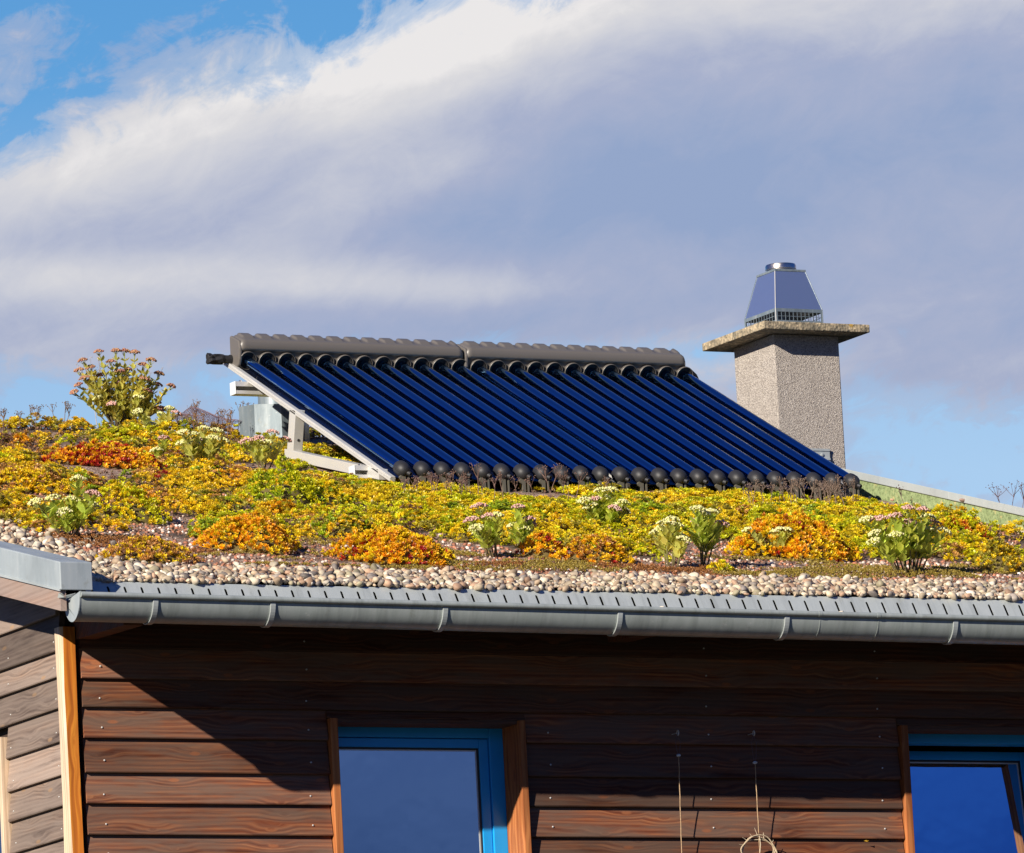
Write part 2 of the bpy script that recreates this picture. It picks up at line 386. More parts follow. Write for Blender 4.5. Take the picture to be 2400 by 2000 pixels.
for i in range(len(LG)-1):
    zt, zb = LG[i], LG[i+1]
    y0 = max(27.05, 26.60+(zb-5.76)/VS)
    if y0 > 33: continue
    segs = [(y0, 32.9)]
    if zb < 5.43 and zb > 4.2: segs = [(y0, LW[0]-.002), (LW[1]+.01, 32.9)]
    for a, b in segs: board_side(mb, a, b, zt, zb, rc())
    if 4.3 < zb < 5.8:
        for y in (27.085, 27.50): nails.append((XP+.009, y+.01*(i % 2), zb+.035))
for p in nails: mb.lathe(p, (-1, 0, .1), [(-.004, .003), (.002, .003), (.003, .002)], 8, 1)
build(mb, 'side_cladding', [M_['wood_side'], M_['alu']], house)['label'] = 'weathered grey-brown overlapping boards'
# corner post: sun-bleached outer face, oiled front face
mb = MB(); n = 26; zs = np.linspace(0.1, 5.76, n)
for i in range(n-1):
    pass
def wv(z, k): return .0022*math.sin(z*5.1+k)+.0014*math.sin(z*13.7+2*k)
vs = []
for z in zs:
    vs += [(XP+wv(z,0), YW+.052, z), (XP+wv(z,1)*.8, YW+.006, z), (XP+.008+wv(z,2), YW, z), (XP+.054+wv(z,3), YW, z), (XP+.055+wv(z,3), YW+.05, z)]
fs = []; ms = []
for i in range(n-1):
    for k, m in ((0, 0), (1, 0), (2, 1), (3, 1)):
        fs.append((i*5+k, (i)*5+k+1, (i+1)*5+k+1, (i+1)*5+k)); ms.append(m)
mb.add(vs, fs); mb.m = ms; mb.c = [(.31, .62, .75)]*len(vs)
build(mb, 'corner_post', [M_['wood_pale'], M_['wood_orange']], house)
# wall cores behind the boards
mb = MB()
for a, b, z0, z1 in ((XP+.06, W1[0], 0, 5.78), (W1[1], W2[0], 0, 5.78), (W2[1], 17.05, 0, 5.78), (W1[0], W1[1], 0, WB), (W2[0], W2[1], 0, WB), (W1[0], W1[1], WT+.012, 5.78), (W2[0], W2[1], WT+.012, 5.78)):
    mb.box(a, b, YW+.047, YW+.14, z0, z1)
mb.box(17.05, 17.2, YW+.01, 37.2, 0, 5.78); mb.box(XP+.06, 17.05, 37.05, 37.2, 0, 5.78)
for a, b, z0, z1 in ((YW+.14, LW[0], 0, 5.78), (LW[1], 37.05, 0, 5.78), (LW[0], LW[1], 0, 4.2), (LW[0], LW[1], 5.43, 5.78)):
    mb.box(XP+.047, XP+.14, a, b, z0, z1)
build(mb, 'wall', M_['wood_dark'], house)

# windows ---------------------------------------------------------------
def frame_ring(mb, x0, x1, z0, z1, w, y0, y1, wt=None, mi=0):
    wt = wt or w
    mb.box(x0, x0+w, y0, y1, z0, z1, mi); mb.box(x1-w, x1, y0, y1, z0, z1, mi)
    mb.box(x0+w, x1-w, y0+.0005, y1, z1-wt, z1, mi); mb.box(x0+w, x1-w, y0+.0005, y1, z0, z0+w, mi)
def window(x0, x1, xi0, xi1, tilt):
    w = MB(); frame_ring(w, xi0, xi1, WB, 5.4356, .059, YW+.13, YW+.20, .0485)
    win = build(w, 'window', M_['blue'], house, bevel=.003)
    # timber lining of the opening: sawn edges follow the lapped boards
    for side in (0, 1):
        j = MB(); a, b = ((x0, x0+.030) if side == 0 else (x1-.027, x1))
        prof = []
        for g in [g for g in TOPS if WB-.1 < g < WT+.1]:
            pass
        j.box(a, b, YW-.012, YW+.129, WB, WT+.010, 0, (.2+.4*side, .7-.3*side, .55))
        build(j, 'jamb', M_['wood_jamb'], win, bevel=.002)
    h = MB(); h.box(x0+.031, x1-.028, YW+.002, YW+.129, WT-.003, WT+.0105, 0, (.4, .2, .2)); build(h, 'head_board', M_['wood_front'], win)
    s_ = MB(); s_.box(x0-.02, x1+.02, YW-.03, YW+.129, WB-.03, WB-.001); build(s_, 'sill', M_['zinc'], win)
    # opening sash
    sx0, sx1, sz0, sz1 = xi0+.061, xi1-.061, WB+.061, 5.4356-.051
    s = MB(); frame_ring(s, sx0, sx1, sz0, sz1, .038, YW+.138, YW+.19, .034)
    g = MB(); g.box(sx0+.034, sx1-.034, YW+.150, YW+.156, sz0+.034, sz1-.030)
    bd = MB(); frame_ring(bd, sx0+.0375, sx1-.0375, sz0+.0375, sz1-.0335, .007, YW+.143, YW+.149)
    if tilt:
        ca, sa = math.cos(tilt), math.sin(tilt)
        for q in (s, g, bd): q.v = [(x, YW+.138+(y-YW-.138)*ca+(z-sz0)*sa, sz0+(z-sz0)*ca-(y-YW-.138)*sa) for x, y, z in q.v]
    so = build(s, 'sash', M_['blue'], win, bevel=.0025)
    sb = MB(); frame_ring(sb, sx0+.0445, sx1-.0445, sz0+.0445, sz1-.0405, .0055, YW+.1485, YW+.1515)
    if tilt: sb.v = [(x, YW+.138+(y-YW-.138)*ca+(z-sz0)*sa, sz0+(z-sz0)*ca-(y-YW-.138)*sa) for x, y, z in sb.v]
    build(sb, 'spacer_bar', M_['alu'], win)
    build(g, 'pane', M_['glass'], win); build(bd, 'glazing_seal', M_['rubber'], win)
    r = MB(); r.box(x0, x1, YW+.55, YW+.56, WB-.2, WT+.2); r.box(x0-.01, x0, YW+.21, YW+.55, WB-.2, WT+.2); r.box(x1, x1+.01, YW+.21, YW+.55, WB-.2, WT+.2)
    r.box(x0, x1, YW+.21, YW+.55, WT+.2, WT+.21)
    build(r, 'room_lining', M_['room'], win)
    return win
w1 = window(W1[0], W1[1], 13.110, 13.897, 0); w1['label'] = 'closed blue-framed window'
w2 = window(W2[0], W2[1], 15.523, 16.31, R(7.0)); w2['label'] = 'tilted-open blue-framed window'
# window in the left wall, only its near edge shows
w = MB(); w.box(XP+.10, XP+.16, LW[0]+.03, LW[0]+.09, 4.2, 5.40); w.box(XP+.10, XP+.16, LW[0]+.09, LW[1]-.03, 5.34, 5.40); w.box(XP+.10, XP+.16, LW[1]-.09, LW[1]-.03, 4.2, 5.34)
w3 = build(w, 'window', M_['blue'], house)
for ya, cj in ((LW[0], (.5, .3, .8)), (LW[1]-.028, (.1, .6, .6))):
    j = MB(); j.box(XP-.014, XP+.10, ya, ya+.028, 4.2, 5.43, 0, cj); build(j, 'jamb', M_['wood_pale'], w3)
g = MB(); g.box(XP+.125, XP+.13, LW[0]+.09, LW[1]-.09, 4.2, 5.34); build(g, 'pane', M_['glass'], w3)

# roof deck, eaves ---------------------------------------------------------
mb = MB()
mb.slope(XL, XR, YE+.03, YR, ZE-.095, roof_z(YR)-.103, ZE-.035, roof_z(YR)-.045)
mb.slope(XL, XR, YR, 37.6, roof_z(YR)-.103, roof_z(37.6)-.103, roof_z(YR)-.045, roof_z(37.6)-.045)
build(mb, 'roof_deck', M_['wood_dark'], house)
mb = MB(); mb.box(XL, XR, YE-.002, YE+.022, 5.722, 5.79, 0, (.3, .5, .2)); build(mb, 'eaves_board', M_['wood_front'], house)
for a_, b_, zf, zw in ((12.115, 12.19, 5.705, 5.715), (14.3, 14.38, 5.722, 5.74), (16.3, 16.38, 5.722, 5.74)):
    mb = MB(); mb.slope(a_, b_, YE+.024, YW+.02, zf, zw, 5.785, 5.87, 0, (.3, .4, .3)); build(mb, 'rafter', M_['wood_front'], house)
# verge, left: grey board below a zinc flashing
XV = 11.823
L = 33.0-26.477
mb = MB(); mb.slope(XV+.004, XV+.027, 26.484, 33.0, 5.737, 5.737+VS*6.516, 5.812, 5.812+VS*6.516, 0, (.2, .4, .6)); build(mb, 'verge_board', M_['wood_fascia'], house)
mb = MB()
mb.slope(XV, XL, 26.470, 33.0, 5.810, 5.810+VS*6.53, 5.912, 5.912+VS*6.53)
fl = build(mb, 'verge_flashing', M_['zinc_cap'], house, bevel=.004)
m2 = MB(); m2.slope(XV-.004, XV+.0, 26.472, 33.0, 5.806, 5.806+VS*6.528, 5.814, 5.814+VS*6.528)
build(m2, 'drip_edge', M_['zinc'], fl)
mb = MB(); mb.slope(XV+.028, XP+.05, YE+.024, 33, 5.772, 5.772+VS*6.41, 5.79, 5.79+VS*6.41, 0, (.3, .3, .3)); build(mb, 'soffit', M_['wood_dark'], house)
# verge, right: green felt upstand with a zinc cap
vt = lambda Y: 7.0126+.2756*(Y-30.3013)
mb = MB(); mb.slope(XR, XR+.012, YE-.05, YR+.02, vt(YE-.05)-.32, vt(YR)-.32, vt(YE-.05)-.006, vt(YR)-.001); up = build(mb, 'verge_upstand', M_['felt'], house)
mb = MB()
for xa, xb, ya, yb in ((XR-.010, XR+.115, YE-.09, 29.45), (XR-.0085, XR+.114, 29.452, YR+.02)):
    za, zb = vt(ya), vt(yb); mb.hexa([(xa, ya, za-.034), (xb, ya, za-.075), (xb, yb, zb-.075), (xa, yb, zb-.034), (xa, ya, za), (xb, ya, za-.040), (xb, yb, zb-.040), (xa, yb, zb)])
build(mb, 'cap_flashing', M_['zinc'], up, bevel=.002)

# perforated gravel strip ----------------------------------------------------
mb = MB()
ca = np.array([0, -.0535*.62, -.0535*.85])   # direction down the strip
sy, sz = -.535, -.845
p_top = (YE, ZE); Ls = .088
def sp(d, o=0): return (YE+sy*d+(-sz)*0*o, ZE+sz*d)
def quad(x0, x1, d0, d1):
    a = sp(d0); b = sp(d1); mb.add([(x0, *b), (x1, *b), (x1, *a), (x0, *a)], [(0, 1, 2, 3)])
pitch = (15.7539-11.9749)/57.0; X0 = 11.9749; hw = .0046
x = XL; k = 0
while X0+k*pitch < XR-.03:
    cx = X0+k*pitch; quad(x, cx-hw, 0, Ls); quad(cx-hw, cx+hw, 0, .0215)
    a0 = sp(.0215); pts = [(cx-hw, *sp(.0215)), (cx-hw, *sp(.027)), (cx-hw*.55, *sp(.0235)), (cx, *sp(.0222)), (cx+hw*.55, *sp(.0235)), (cx+hw, *sp(.027)), (cx+hw, *sp(.0215))]
    mb.add(pts, [(0, 1, 2, 3), (3, 4, 5, 6), (0, 3, 6)])
    quad(cx-hw, cx+hw, .078, Ls); x = cx+hw; k += 1
quad(x, XR, 0, Ls)
# lip folded back under the gravel
a = sp(0); mb.add([(XL, *a), (XR, *a), (XR, a[0]+.02, a[1]-.003), (XL, a[0]+.02, a[1]-.003)], [(0, 1, 2, 3)])
st = build(mb, 'gravel_strip', M_['zinc'], house)
md = st.modifiers.new('solid', 'SOLIDIFY'); md.thickness = .0014; md.offset = -1
mb = MB(); b0, b1 = (YE+.014, ZE-.012), (YE-.028, ZE-.09)
mb.add([(XL, *b1), (XR, *b1), (XR, *b0), (XL, *b0)], [(0, 1, 2, 3)]); build(mb, 'slot_shade_sheet', M_['black'], st)  # black sheet added as the shade in the void behind the slots

# gutter ------------------------------------------------------------------
GX0, GX1 = 11.862, 17.35
def gz(x): return 5.781-.0062*(x-GX0)*1.0
gc = (26.462, 0.0)   # centre line y
rg = .066
prof = []
for a in np.linspace(0, math.pi, 25):     # half round, front to back
    prof.append((gc[0]-rg*math.cos(a), -rg*1.28*math.sin(a)))
prof.append((gc[0]+rg, .012))
inner = [(y-(y-gc[0])*.03, z*.97) for y, z in prof][::-1]
mb = MB()
def gut(mb, prof, x0, x1, dz=0, mi=0):
    n = len(prof); vs = [(x0, y, gz(x0)+z+dz) for y, z in prof]+[(x1, y, gz(x1)+z+dz) for y, z in prof]
    mb.add(vs, [(i, (i+1) % n, n+(i+1) % n, n+i) for i in range(n)]+[tuple(range(n-1, -1, -1)), tuple(range(n, 2*n))], mi)
gut(mb, prof+inner, GX0+.002, GX1)
bead = [(gc[0]-rg-.006+.0105*math.cos(a), .002+.0105*math.sin(a)) for a in np.linspace(0, 2*math.pi, 14, endpoint=False)]
gut(mb, bead, GX0+.002, GX1)
for xs in (14.868, 15.117):       # soldered joints
    seam = [(gc[0]+(y-gc[0])*1.012, z*1.012) for y, z in prof]+inner
    gut(mb, seam, xs, xs+.004); gut(mb, [(y, z*1.0) for y, z in [(gc[0]-rg-.006+.0115*math.cos(a), .002+.0115*math.sin(a)) for a in np.linspace(0, 2*math.pi, 14, endpoint=False)]], xs-.01, xs+.004)
gutter = build(mb, 'gutter', M_['zinc_gutter'], house, smooth='auto')
mb = MB(); e = [(gc[0]-rg-.012, .014)]+[(gc[0]-1.03*rg*math.cos(a), -1.31*rg*math.sin(a)) for a in np.linspace(.12, math.pi-.05, 22)]+[(gc[0]+rg*1.06, -.008), (gc[0]+rg*.75, -.006)]
mb.extrude([(y, gz(GX0)+z) for y, z in e], GX0-.001, GX0+.003)
build(mb, 'end_cap', M_['zinc_cap'], gutter)
mb = MB()
for p in ((11.842, 26.445, 5.800), (11.872, 26.500, 5.797)):
    pass
mb.add([(11.818, 26.476, 5.800), (11.821, 26.452, 5.796), (11.834, 26.462, 5.783), (11.819, 26.490, 5.785)], [(0, 1, 2, 3)])
mb.add([(11.838, 26.462, 5.789), (11.872, 26.452, 5.797), (11.874, 26.458, 5.789), (11.842, 26.470, 5.780)], [(0, 1, 2, 3)])
sc = build(mb, 'corner_tab', M_['zinc'], gutter); sc.modifiers.new('solid', 'SOLIDIFY').thickness = .0012
for xb in (12.158, 12.621, 13.313, 14.030, 14.729, 15.450, 16.12, 16.8):
    mb = MB(); aa = np.linspace(.10, 2.6, 20); n = len(aa)
    o_ = [(gc[0]-(rg+.0055)*math.cos(a), -(rg*1.28+.0055)*math.sin(a)) for a in aa]; i_ = [(gc[0]-(rg+.0005)*math.cos(a), -(rg*1.28+.0005)*math.sin(a)) for a in aa]
    pr = o_+i_[::-1]; z = gz(xb)
    mb.extrude([(y, z+q) for y, q in pr], xb-.011, xb+.011)
    build(mb, 'gutter_bracket', M_['zinc'], gutter, bevel=.002)

# ------------------------------------------------------------------ roof surface fields
MOUNDS = [
 (300, 1216, 180, 98, [('lime', 9), ('yellow', 2)], 'bright lime green sedum mound right of the leftmost pale-flowered sedum', 1.1, .015),
 (665, 1180, 155, 108, [('lime', 9), ('green', 1)], 'bright lime green sedum mound below the left end of the collector frame', 1.1, .015),
 (755, 1182, 130, 60, [('green', 4), ('lime', 4), ('yellow', 2)], 'green sedum mound just in front of the lower aluminium clamp', 1.0, .014),
 (590, 1285, 225, 92, [('gold', 5), ('orange', 4), ('yellow', 3), ('rust', 1)], 'golden orange sedum mound below the collector frame, behind the pebbles', 1.1, .016),
 (930, 1308, 245, 78, [('gold', 5), ('yellow', 3), ('orange', 3), ('red', 2.2)], 'orange sedum mound with a dark red patch, alone on bare grit', 1.15, .018),
 (1275, 1300, 100, 55, [('gold', 4), ('orange', 4), ('red', 2)], 'small red and gold sedum mound beside the pink-flowered pair', 1.1, .016),
 (1400, 1312, 150, 72, [('orange', 3), ('gold', 4), ('rust', 3), ('red', .8)], 'rusty orange sedum mound with dry brown underside, mid roof', 1.1, .016),
 (1865, 1298, 270, 110, [('gold', 6), ('yellow', 4), ('orange', 4), ('red', .6)], 'largest golden orange sedum mound, around the small cream-flowered sedum', 1.15, .018),
 (2255, 1262, 140, 55, [('orange', 3), ('gold', 3), ('lime', 3), ('red', 1)], 'red-tipped green sedum mound behind the rightmost flowering sedum', 1.1, .018),
 (2345, 1330, 120, 72, [('yellow', 4), ('gold', 2), ('olive', 3)], 'olive yellow sedum mound nearest the right edge', 1.1, .015),
 (250, 1085, 230, 52, [('orange', 5), ('gold', 4), ('red', 2)], 'orange and red sedum mound in front of the tall sedum bush', 1.1, .018),
 (60, 1150, 190, 55, [('gold', 4), ('rust', 3), ('yellow', 3)], 'golden rust sedum mound at the far left of the roof', 1.0, .015),
 (350, 1305, 190, 50, [('gold', 3), ('rust', 4), ('yellow', 2), ('brown', 2)], 'rust brown sedum mound behind the pebbles at the left', 1.0, .015),
 (1690, 1335, 60, 28, [('lime', 3), ('yellow', 4)], 'small lime yellow sedum clump at the foot of the twin flowering sedum', 1.1, .014),
 (1080, 1262, 110, 45, [('olive', 5), ('lime', 2), ('yellow', 2)], 'olive green sedum mound left of the pink-flowered pair', 1.0, .014),
 (800, 1255, 190, 50, [('olive', 5), ('green', 2), ('gold', 2), ('brown', 2)], 'dull olive sedum mound behind the mound with the dark red patch', 1.0, .014),
 (1560, 1262, 90, 34, [('gold', 4), ('yellow', 3)], 'small golden sedum clump left of the twin flowering sedum', 1.0, .015),
]
MC = []
for q in MOUNDS:
    p_ = on_roof(q[0], q[1], .03); sc_ = ((p_-CAM)@Fw)/FPX; MC.append((p_[0], p_[1]-YE, q[2]*.5*sc_/.94))
def cover(X, t):
    """> 0 where sedum covers the roof, < 0 on bare substrate"""
    X = np.asarray(X, float); t = np.asarray(t, float)
    c = fbm(X*2.2, t*1.5, 3) + .34*sstep(.75, 1.6, t) - .645 - .5*sstep(.72, .56, t)
    c = c - .8*sstep(.46, .36, X-XL) - .6*sstep(.22, .12, XR-X)
    for x0, t0, a_ in MC: c = c - .40*np.exp(-((X-x0)/(a_*.95))**4-((t-t0+.40*a_+.07)/(a_*.5+.20))**4)
    return c - .5*((X > 14.85) & (X < 15.02) & (t > 3.42) & (t < 4.5))
def lowness(X, t):
    """sedum stays low in front of the collector"""
    X = np.asarray(X, float); t = np.asarray(t, float)
    return (1-.52*sstep(14.2, 14.8, X)*sstep(2.3, 2.9, t)*sstep(4.8, 4.2, t))*(1+.4*sstep(16.5, 16.9, X)*sstep(1.2, 1.8, t)*sstep(2.9, 2.4, t))
def thick(X, t): return np.clip(cover(X, t), 0, .2)*.2
def gravel_h(t): return .014*sstep(0, .25, t)
def bed_h(X, t):
    X = np.asarray(X, float); t = np.asarray(t, float)
    return np.maximum(gravel_h(t)*sstep(.75, .4, t)*.6, 0) + .012*sstep(.5, 1.0, t) + .02*fbm(X*1.7, t*1.7, 21)
# substrate mesh
nx, ny = 150, 170
gx = np.linspace(XL, XR, nx); gt = np.linspace(.022, YR-YE+1.2, ny)
GXm, GTm = np.meshgrid(gx, gt); hh = thick(GXm, GTm)
Z = np.array([[roof_z(YE+t) for t in gt]]).T + bed_h(GXm, GTm)
V = np.stack([GXm, GTm+YE, Z], -1).reshape(-1, 3)
idx = np.arange(nx*ny).reshape(ny, nx)
a, b, c, d = idx[:-1, :-1].ravel(), idx[:-1, 1:].ravel(), idx[1:, 1:].ravel(), idx[1:, :-1].ravel()
T = np.concatenate([np.stack([a, b, c], 1), np.stack([a, c, d], 1)])
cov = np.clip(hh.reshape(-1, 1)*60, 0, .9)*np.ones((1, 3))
tag(build_np(V, T, cov, 'roof_substrate', M_['soil'], smooth=True), kind='structure')

def surf(X, t):
    X = np.asarray(X, float); t = np.asarray(t, float)
    Y = t+YE
    z = np.where(Y <= YR, ZE+PR*(Y-YE), ZE+PR*(YR-YE)-PR*(Y-YR))
    return np.stack([X, Y, z+bed_h(X, t)], -1)
UPN = np.array([0, -PR, 1])/math.sqrt(1+PR*PR)

def frames(N, spin):
    """rotation matrices with local z on N, spun about it"""
    N = N/np.linalg.norm(N, axis=1, keepdims=True)
    ref = np.where(np.abs(N[:, 2:3]) < .95, np.array([[0, 0, 1.0]]), np.array([[1.0, 0, 0]]))
    u = np.cross(ref, N); u /= np.linalg.norm(u, axis=1, keepdims=True); w = np.cross(N, u)
    cs, sn = np.cos(spin)[:, None], np.sin(spin)[:, None]
    return np.stack([u*cs+w*sn, -u*sn+w*cs, N], -1)
def scatter(templ, pos, N, scale, spin, colr, tipc=None):
    """templ: list of (verts, tris, tone). one triangle soup with a colour per vertex"""
    which = rng.integers(0, len(templ), len(pos)); Rm = frames(N, spin)
    Vs, Ts, Cs = [], [], []; o = 0
    for k, (tv, tt, tone) in enumerate(templ):
        q = np.where(which == k)[0]
        if not len(q): continue
        sc = scale[q]; sc = sc[:, None] if sc.ndim == 1 else sc
        P = np.einsum('nij,nvj->nvi', Rm[q], tv[None]*sc[:, None, :]) + pos[q][:, None]
        cc = colr[q][:, None, :]*np.ones((1, len(tv), 1))
        if tipc is not None: cc = cc*(1-tone[None, :, None]) + tipc[q][:, None, :]*tone[None, :, None]
        Vs.append(P.reshape(-1, 3)); Cs.append(cc.reshape(-1, 3))
        Ts.append((tt[None]+(np.arange(len(q))*len(tv))[:, None, None]+o).reshape(-1, 3)); o += len(q)*len(tv)
    return np.concatenate(Vs), np.concatenate(Ts), np.concatenate(Cs)

def rosette(seed, nl, tilt, w=.42, inner=True):
    """unit rosette (radius 1) of spoon-shaped leaves"""
    r = np.random.default_rng(seed); V = []; T = []; C = []
    rows = [(nl, tilt, 1.0, 0)] + ([(max(4, nl-1), tilt+.45, .68, .25), (3, tilt+.85, .42, .4)] if inner else [])
    for n, tl, ln, z in rows:
        for k in range(n):
            a = 2*math.pi*(k+.5*z*3)/n + r.normal(0, .12); L_ = ln*r.uniform(.85, 1.15); el = tl+r.normal(0, .12)
            dx = np.array([math.cos(a), math.sin(a), 0]); sd = np.array([-math.sin(a), math.cos(a), 0]); up = np.array([0, 0, 1.0])
            d = dx*math.cos(el)+up*math.sin(el); nn = -dx*math.sin(el)+up*math.cos(el)
            b = up*z*.5; o = len(V); ww = w*L_
            V += [b, b+d*L_*.62+sd*ww*.5+nn*.10, b+d*L_*.62-sd*ww*.5+nn*.10, b+d*L_*.66, b+d*L_*.95+sd*ww*.22+nn*.10, b+d*L_*.95-sd*ww*.22+nn*.10]
            C += [0, .45, .45, .35, 1, 1]
            T += [(o, o+3, o+1), (o, o+2, o+3), (o+1, o+3, o+4), (o+3, o+2, o+5), (o+3, o+5, o+4)]
    return np.array(V), np.array(T), np.array(C, float)
ROS = [rosette(s, n, .35) for s, n in ((1, 6), (2, 7), (3, 6), (4, 5))]
UPR = [rosette(s, n, .75, .36) for s, n in ((11, 6), (12, 7), (13, 6), (14, 5))]
MOSS = [rosette(s, 4, .9, .5, False) for s in (21, 22, 23)]

PAL = {k: np.array(v) for k, v in dict(lime=(.62, .67, .013), green=(.34, .48, .018), yellow=(.80, .66, .014), gold=(.82, .60, .015), orange=(.86, .47, .015), rust=(.54, .31, .09),
       red=(.42, .03, .02), brown=(.29, .17, .105), olive=(.40, .37, .045), pink=(.40, .22, .16)).items()}
def pick(w):     # w: (n, k) weights
    cum = np.cumsum(w, 1); u = rng.random(len(w))[:, None]*cum[:, -1:]
    return (u > cum).sum(1)
# ------------------------------------------------------------------ sedum carpet (uncountable ground cover)
def rosette_lo(seed, rows):
    r = np.random.default_rng(seed); V = []; T = []; C = []
    for n, tl, ln, z in rows:
        for k in range(n):
            a = 2*math.pi*(k+z*1.7)/n + r.normal(0, .14); L_ = ln*r.uniform(.85, 1.15); el = tl+r.normal(0, .12)
            dx = np.array([math.cos(a), math.sin(a), 0]); sd = np.array([-math.sin(a), math.cos(a), 0]); up = np.array([0, 0, 1.0])
            d = dx*math.cos(el)+up*math.sin(el); nn = -dx*math.sin(el)+up*math.cos(el); b = up*z*.5; o = len(V); ww = .5*L_
            V += [b, b+d*L_*.6+sd*ww*.5+nn*.06, b+d*L_*.6-sd*ww*.5+nn*.06, b+d*L_*.98+sd*ww*.24+nn*.12, b+d*L_*.98-sd*ww*.24+nn*.12]
            C += [0, .5, .5, 1, 1]; T += [(o, o+2, o+1), (o+1, o+2, o+4), (o+1, o+4, o+3)]
    return np.array(V), np.array(T), np.array(C, float)
RLO = [rosette_lo(s_, ((n_, .30, 1.0, 0), (n_-1, .80, .66, .3))) for s_, n_ in ((31, 6), (32, 7), (33, 6), (34, 5))]
ncl = 6200
cx_ = rng.uniform(XL+.05, XR-.04, ncl); ct_ = rng.uniform(.62, YR-YE+.75, ncl)
cvr = cover(cx_, ct_); k_ = cvr > rng.uniform(.0, .12, ncl); cx_, ct_, cvr = cx_[k_], ct_[k_], cvr[k_]
rad = rng.uniform(.030, .078, len(cx_))*(.55+.45*sstep(0, .22, cvr))
hg = rad*rng.uniform(.55, 1.05, len(cx_))*lowness(cx_, ct_)
n1 = fbm(cx_*1.5, ct_*1.1, 40); n2 = fbm(cx_*2.6+4, ct_*1.8, 50); n3 = fbm(cx_*3.4+4, ct_*2.6, 60)
right = sstep(13.7, 14.9, cx_-.30*ct_+.6)
keys = ['lime', 'green', 'yellow', 'gold', 'orange', 'rust', 'brown', 'olive', 'red']
wt_ = np.stack([1.5*right+.45+1.2*sstep(.5, .62, n1), .25+1.0*sstep(.55, .68, n2), .9+1.6*right, 1.3-.5*right, 1.1*sstep(.53, .62, n2)*(1-.8*right)+.03, 1.2*sstep(.46, .36, n1)*(1-.7*right)+.12,
               1.7*sstep(.46, .34, n3)*(1-.4*right)+.10, .9+0*n1, .02+.35*sstep(.62, .70, n3)], 1)**1.6
kc = pick(wt_)
nr = np.maximum(5, (3000*np.pi*rad**2).astype(int)); cid = np.repeat(np.arange(len(cx_)), nr); n = len(cid)
th = rng.uniform(0, 6.283, n); rr = np.sqrt(rng.random(n))
x = rr*np.cos(th)*rad[cid]; y = rr*np.sin(th)*rad[cid]
pos = surf(cx_[cid]+x, ct_[cid]+y); pos[:, 2] += hg[cid]*(1-rr**2.4)*rng.uniform(.8, 1.08, n)+.004
Nn = np.stack([x/rad[cid]*.95*rr, y/rad[cid]*.95*rr-PR, np.full(n, .9)], -1)+rng.normal(0, .2, (n, 3))
kr = np.where(rng.random(n) < .16, pick(wt_[cid]), kc[cid])
colr = np.array([PAL[k] for k in keys])[kr]*rng.uniform(.78, 1.18, (n, 1))*rng.uniform(.85, 1.12, len(cx_))[cid][:, None]
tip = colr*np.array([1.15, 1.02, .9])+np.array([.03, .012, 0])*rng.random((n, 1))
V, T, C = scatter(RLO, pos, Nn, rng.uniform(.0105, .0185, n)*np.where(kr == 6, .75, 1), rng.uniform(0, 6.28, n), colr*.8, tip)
print('carpet', len(cx_), n, len(T))
tag(build_np(V, T, C, 'sedum_carpet', M_['leaf']), 'low yellow-green and rust sedum rosettes carpeting the roof', 'ground cover', kind='stuff')
# dead brown rosettes and stems low in the carpet
n = 15000; X = rng.uniform(XL+.1, XR-.05, n); t = rng.uniform(.62, YR-YE+.5, n); k_ = cover(X, t) > -.06; X, t = X[k_], t[k_]; n = len(X)
pos = surf(X, t); pos[:, 2] += rng.uniform(.002, .022, n)*lowness(X, t)
bc = np.array([(.20, .105, .07), (.13, .075, .055), (.27, .15, .10), (.17, .12, .06)])[rng.integers(0, 4, n)]*rng.uniform(.7, 1.2, (n, 1))
V, T, C = scatter(MOSS, pos, UPN[None]+rng.normal(0, .35, (n, 3)), rng.uniform(.007, .014, n), rng.uniform(0, 6.28, n), bc, bc*1.2)
tag(build_np(V, T, C, 'withered_sedum', M_['stem']), 'withered brown sedum stems under the living rosettes', 'ground cover', kind='stuff')
# fine moss sedum along the edge of the gravel
X = rng.uniform(XL+.4, XR-.1, 30000); t = rng.uniform(.42, 1.25, 30000); f = fbm(X*2.4+9, t*5.0, 77)
keep = (f > .50) & (cover(X, t) < .02); X, t, f = X[keep], t[keep], f[keep]
pos = surf(X, t); pos[:, 2] += .004+np.clip(f-.52, 0, .2)*.10*rng.random(len(X))
Nn = UPN[None]+rng.normal(0, .3, (len(X), 3))
cm = np.where((fbm(X*1.5, t*2, 80) > .5)[:, None], np.array([[.36, .27, .05]]), np.array([[.36, .16, .05]]))*rng.uniform(.7, 1.25, (len(X), 1))
V, T, C = scatter(MOSS, pos, Nn, rng.uniform(.006, .011, len(X)), rng.uniform(0, 6.28, len(X)), cm, cm*1.1)
tag(build_np(V, T, C, 'moss_sedum', M_['leaf']), 'flat mossy sedum along the back edge of the gravel', 'ground cover', kind='stuff')
# brown dead stems and litter poking out of the carpet
def ico(sub):
    import bmesh
    b = bmesh.new(); bmesh.ops.create_icosphere(b, subdivisions=sub, radius=1); b.verts.ensure_lookup_table()
    v = np.array([q.co for q in b.verts]); f_ = np.array([[q.index for q in p.verts] for p in b.faces]); b.free(); return v, f_
IV, IF = ico(2); JV, JF = ico(1)
def stone(seed):
    r = np.random.default_rng(seed); v = IV.copy()
    for _ in range(8):
        d = r.normal(size=3); d /= np.linalg.norm(d); k = v@d; lim = r.uniform(.5, .85)
        v -= np.outer(np.clip(k-lim, 0, None)*.85, d)
    v *= np.array([1, r.uniform(.65, .95), r.uniform(.5, .8)]); return v, IF, np.zeros(len(v))
STONES = [stone(s) for s in range(14)]
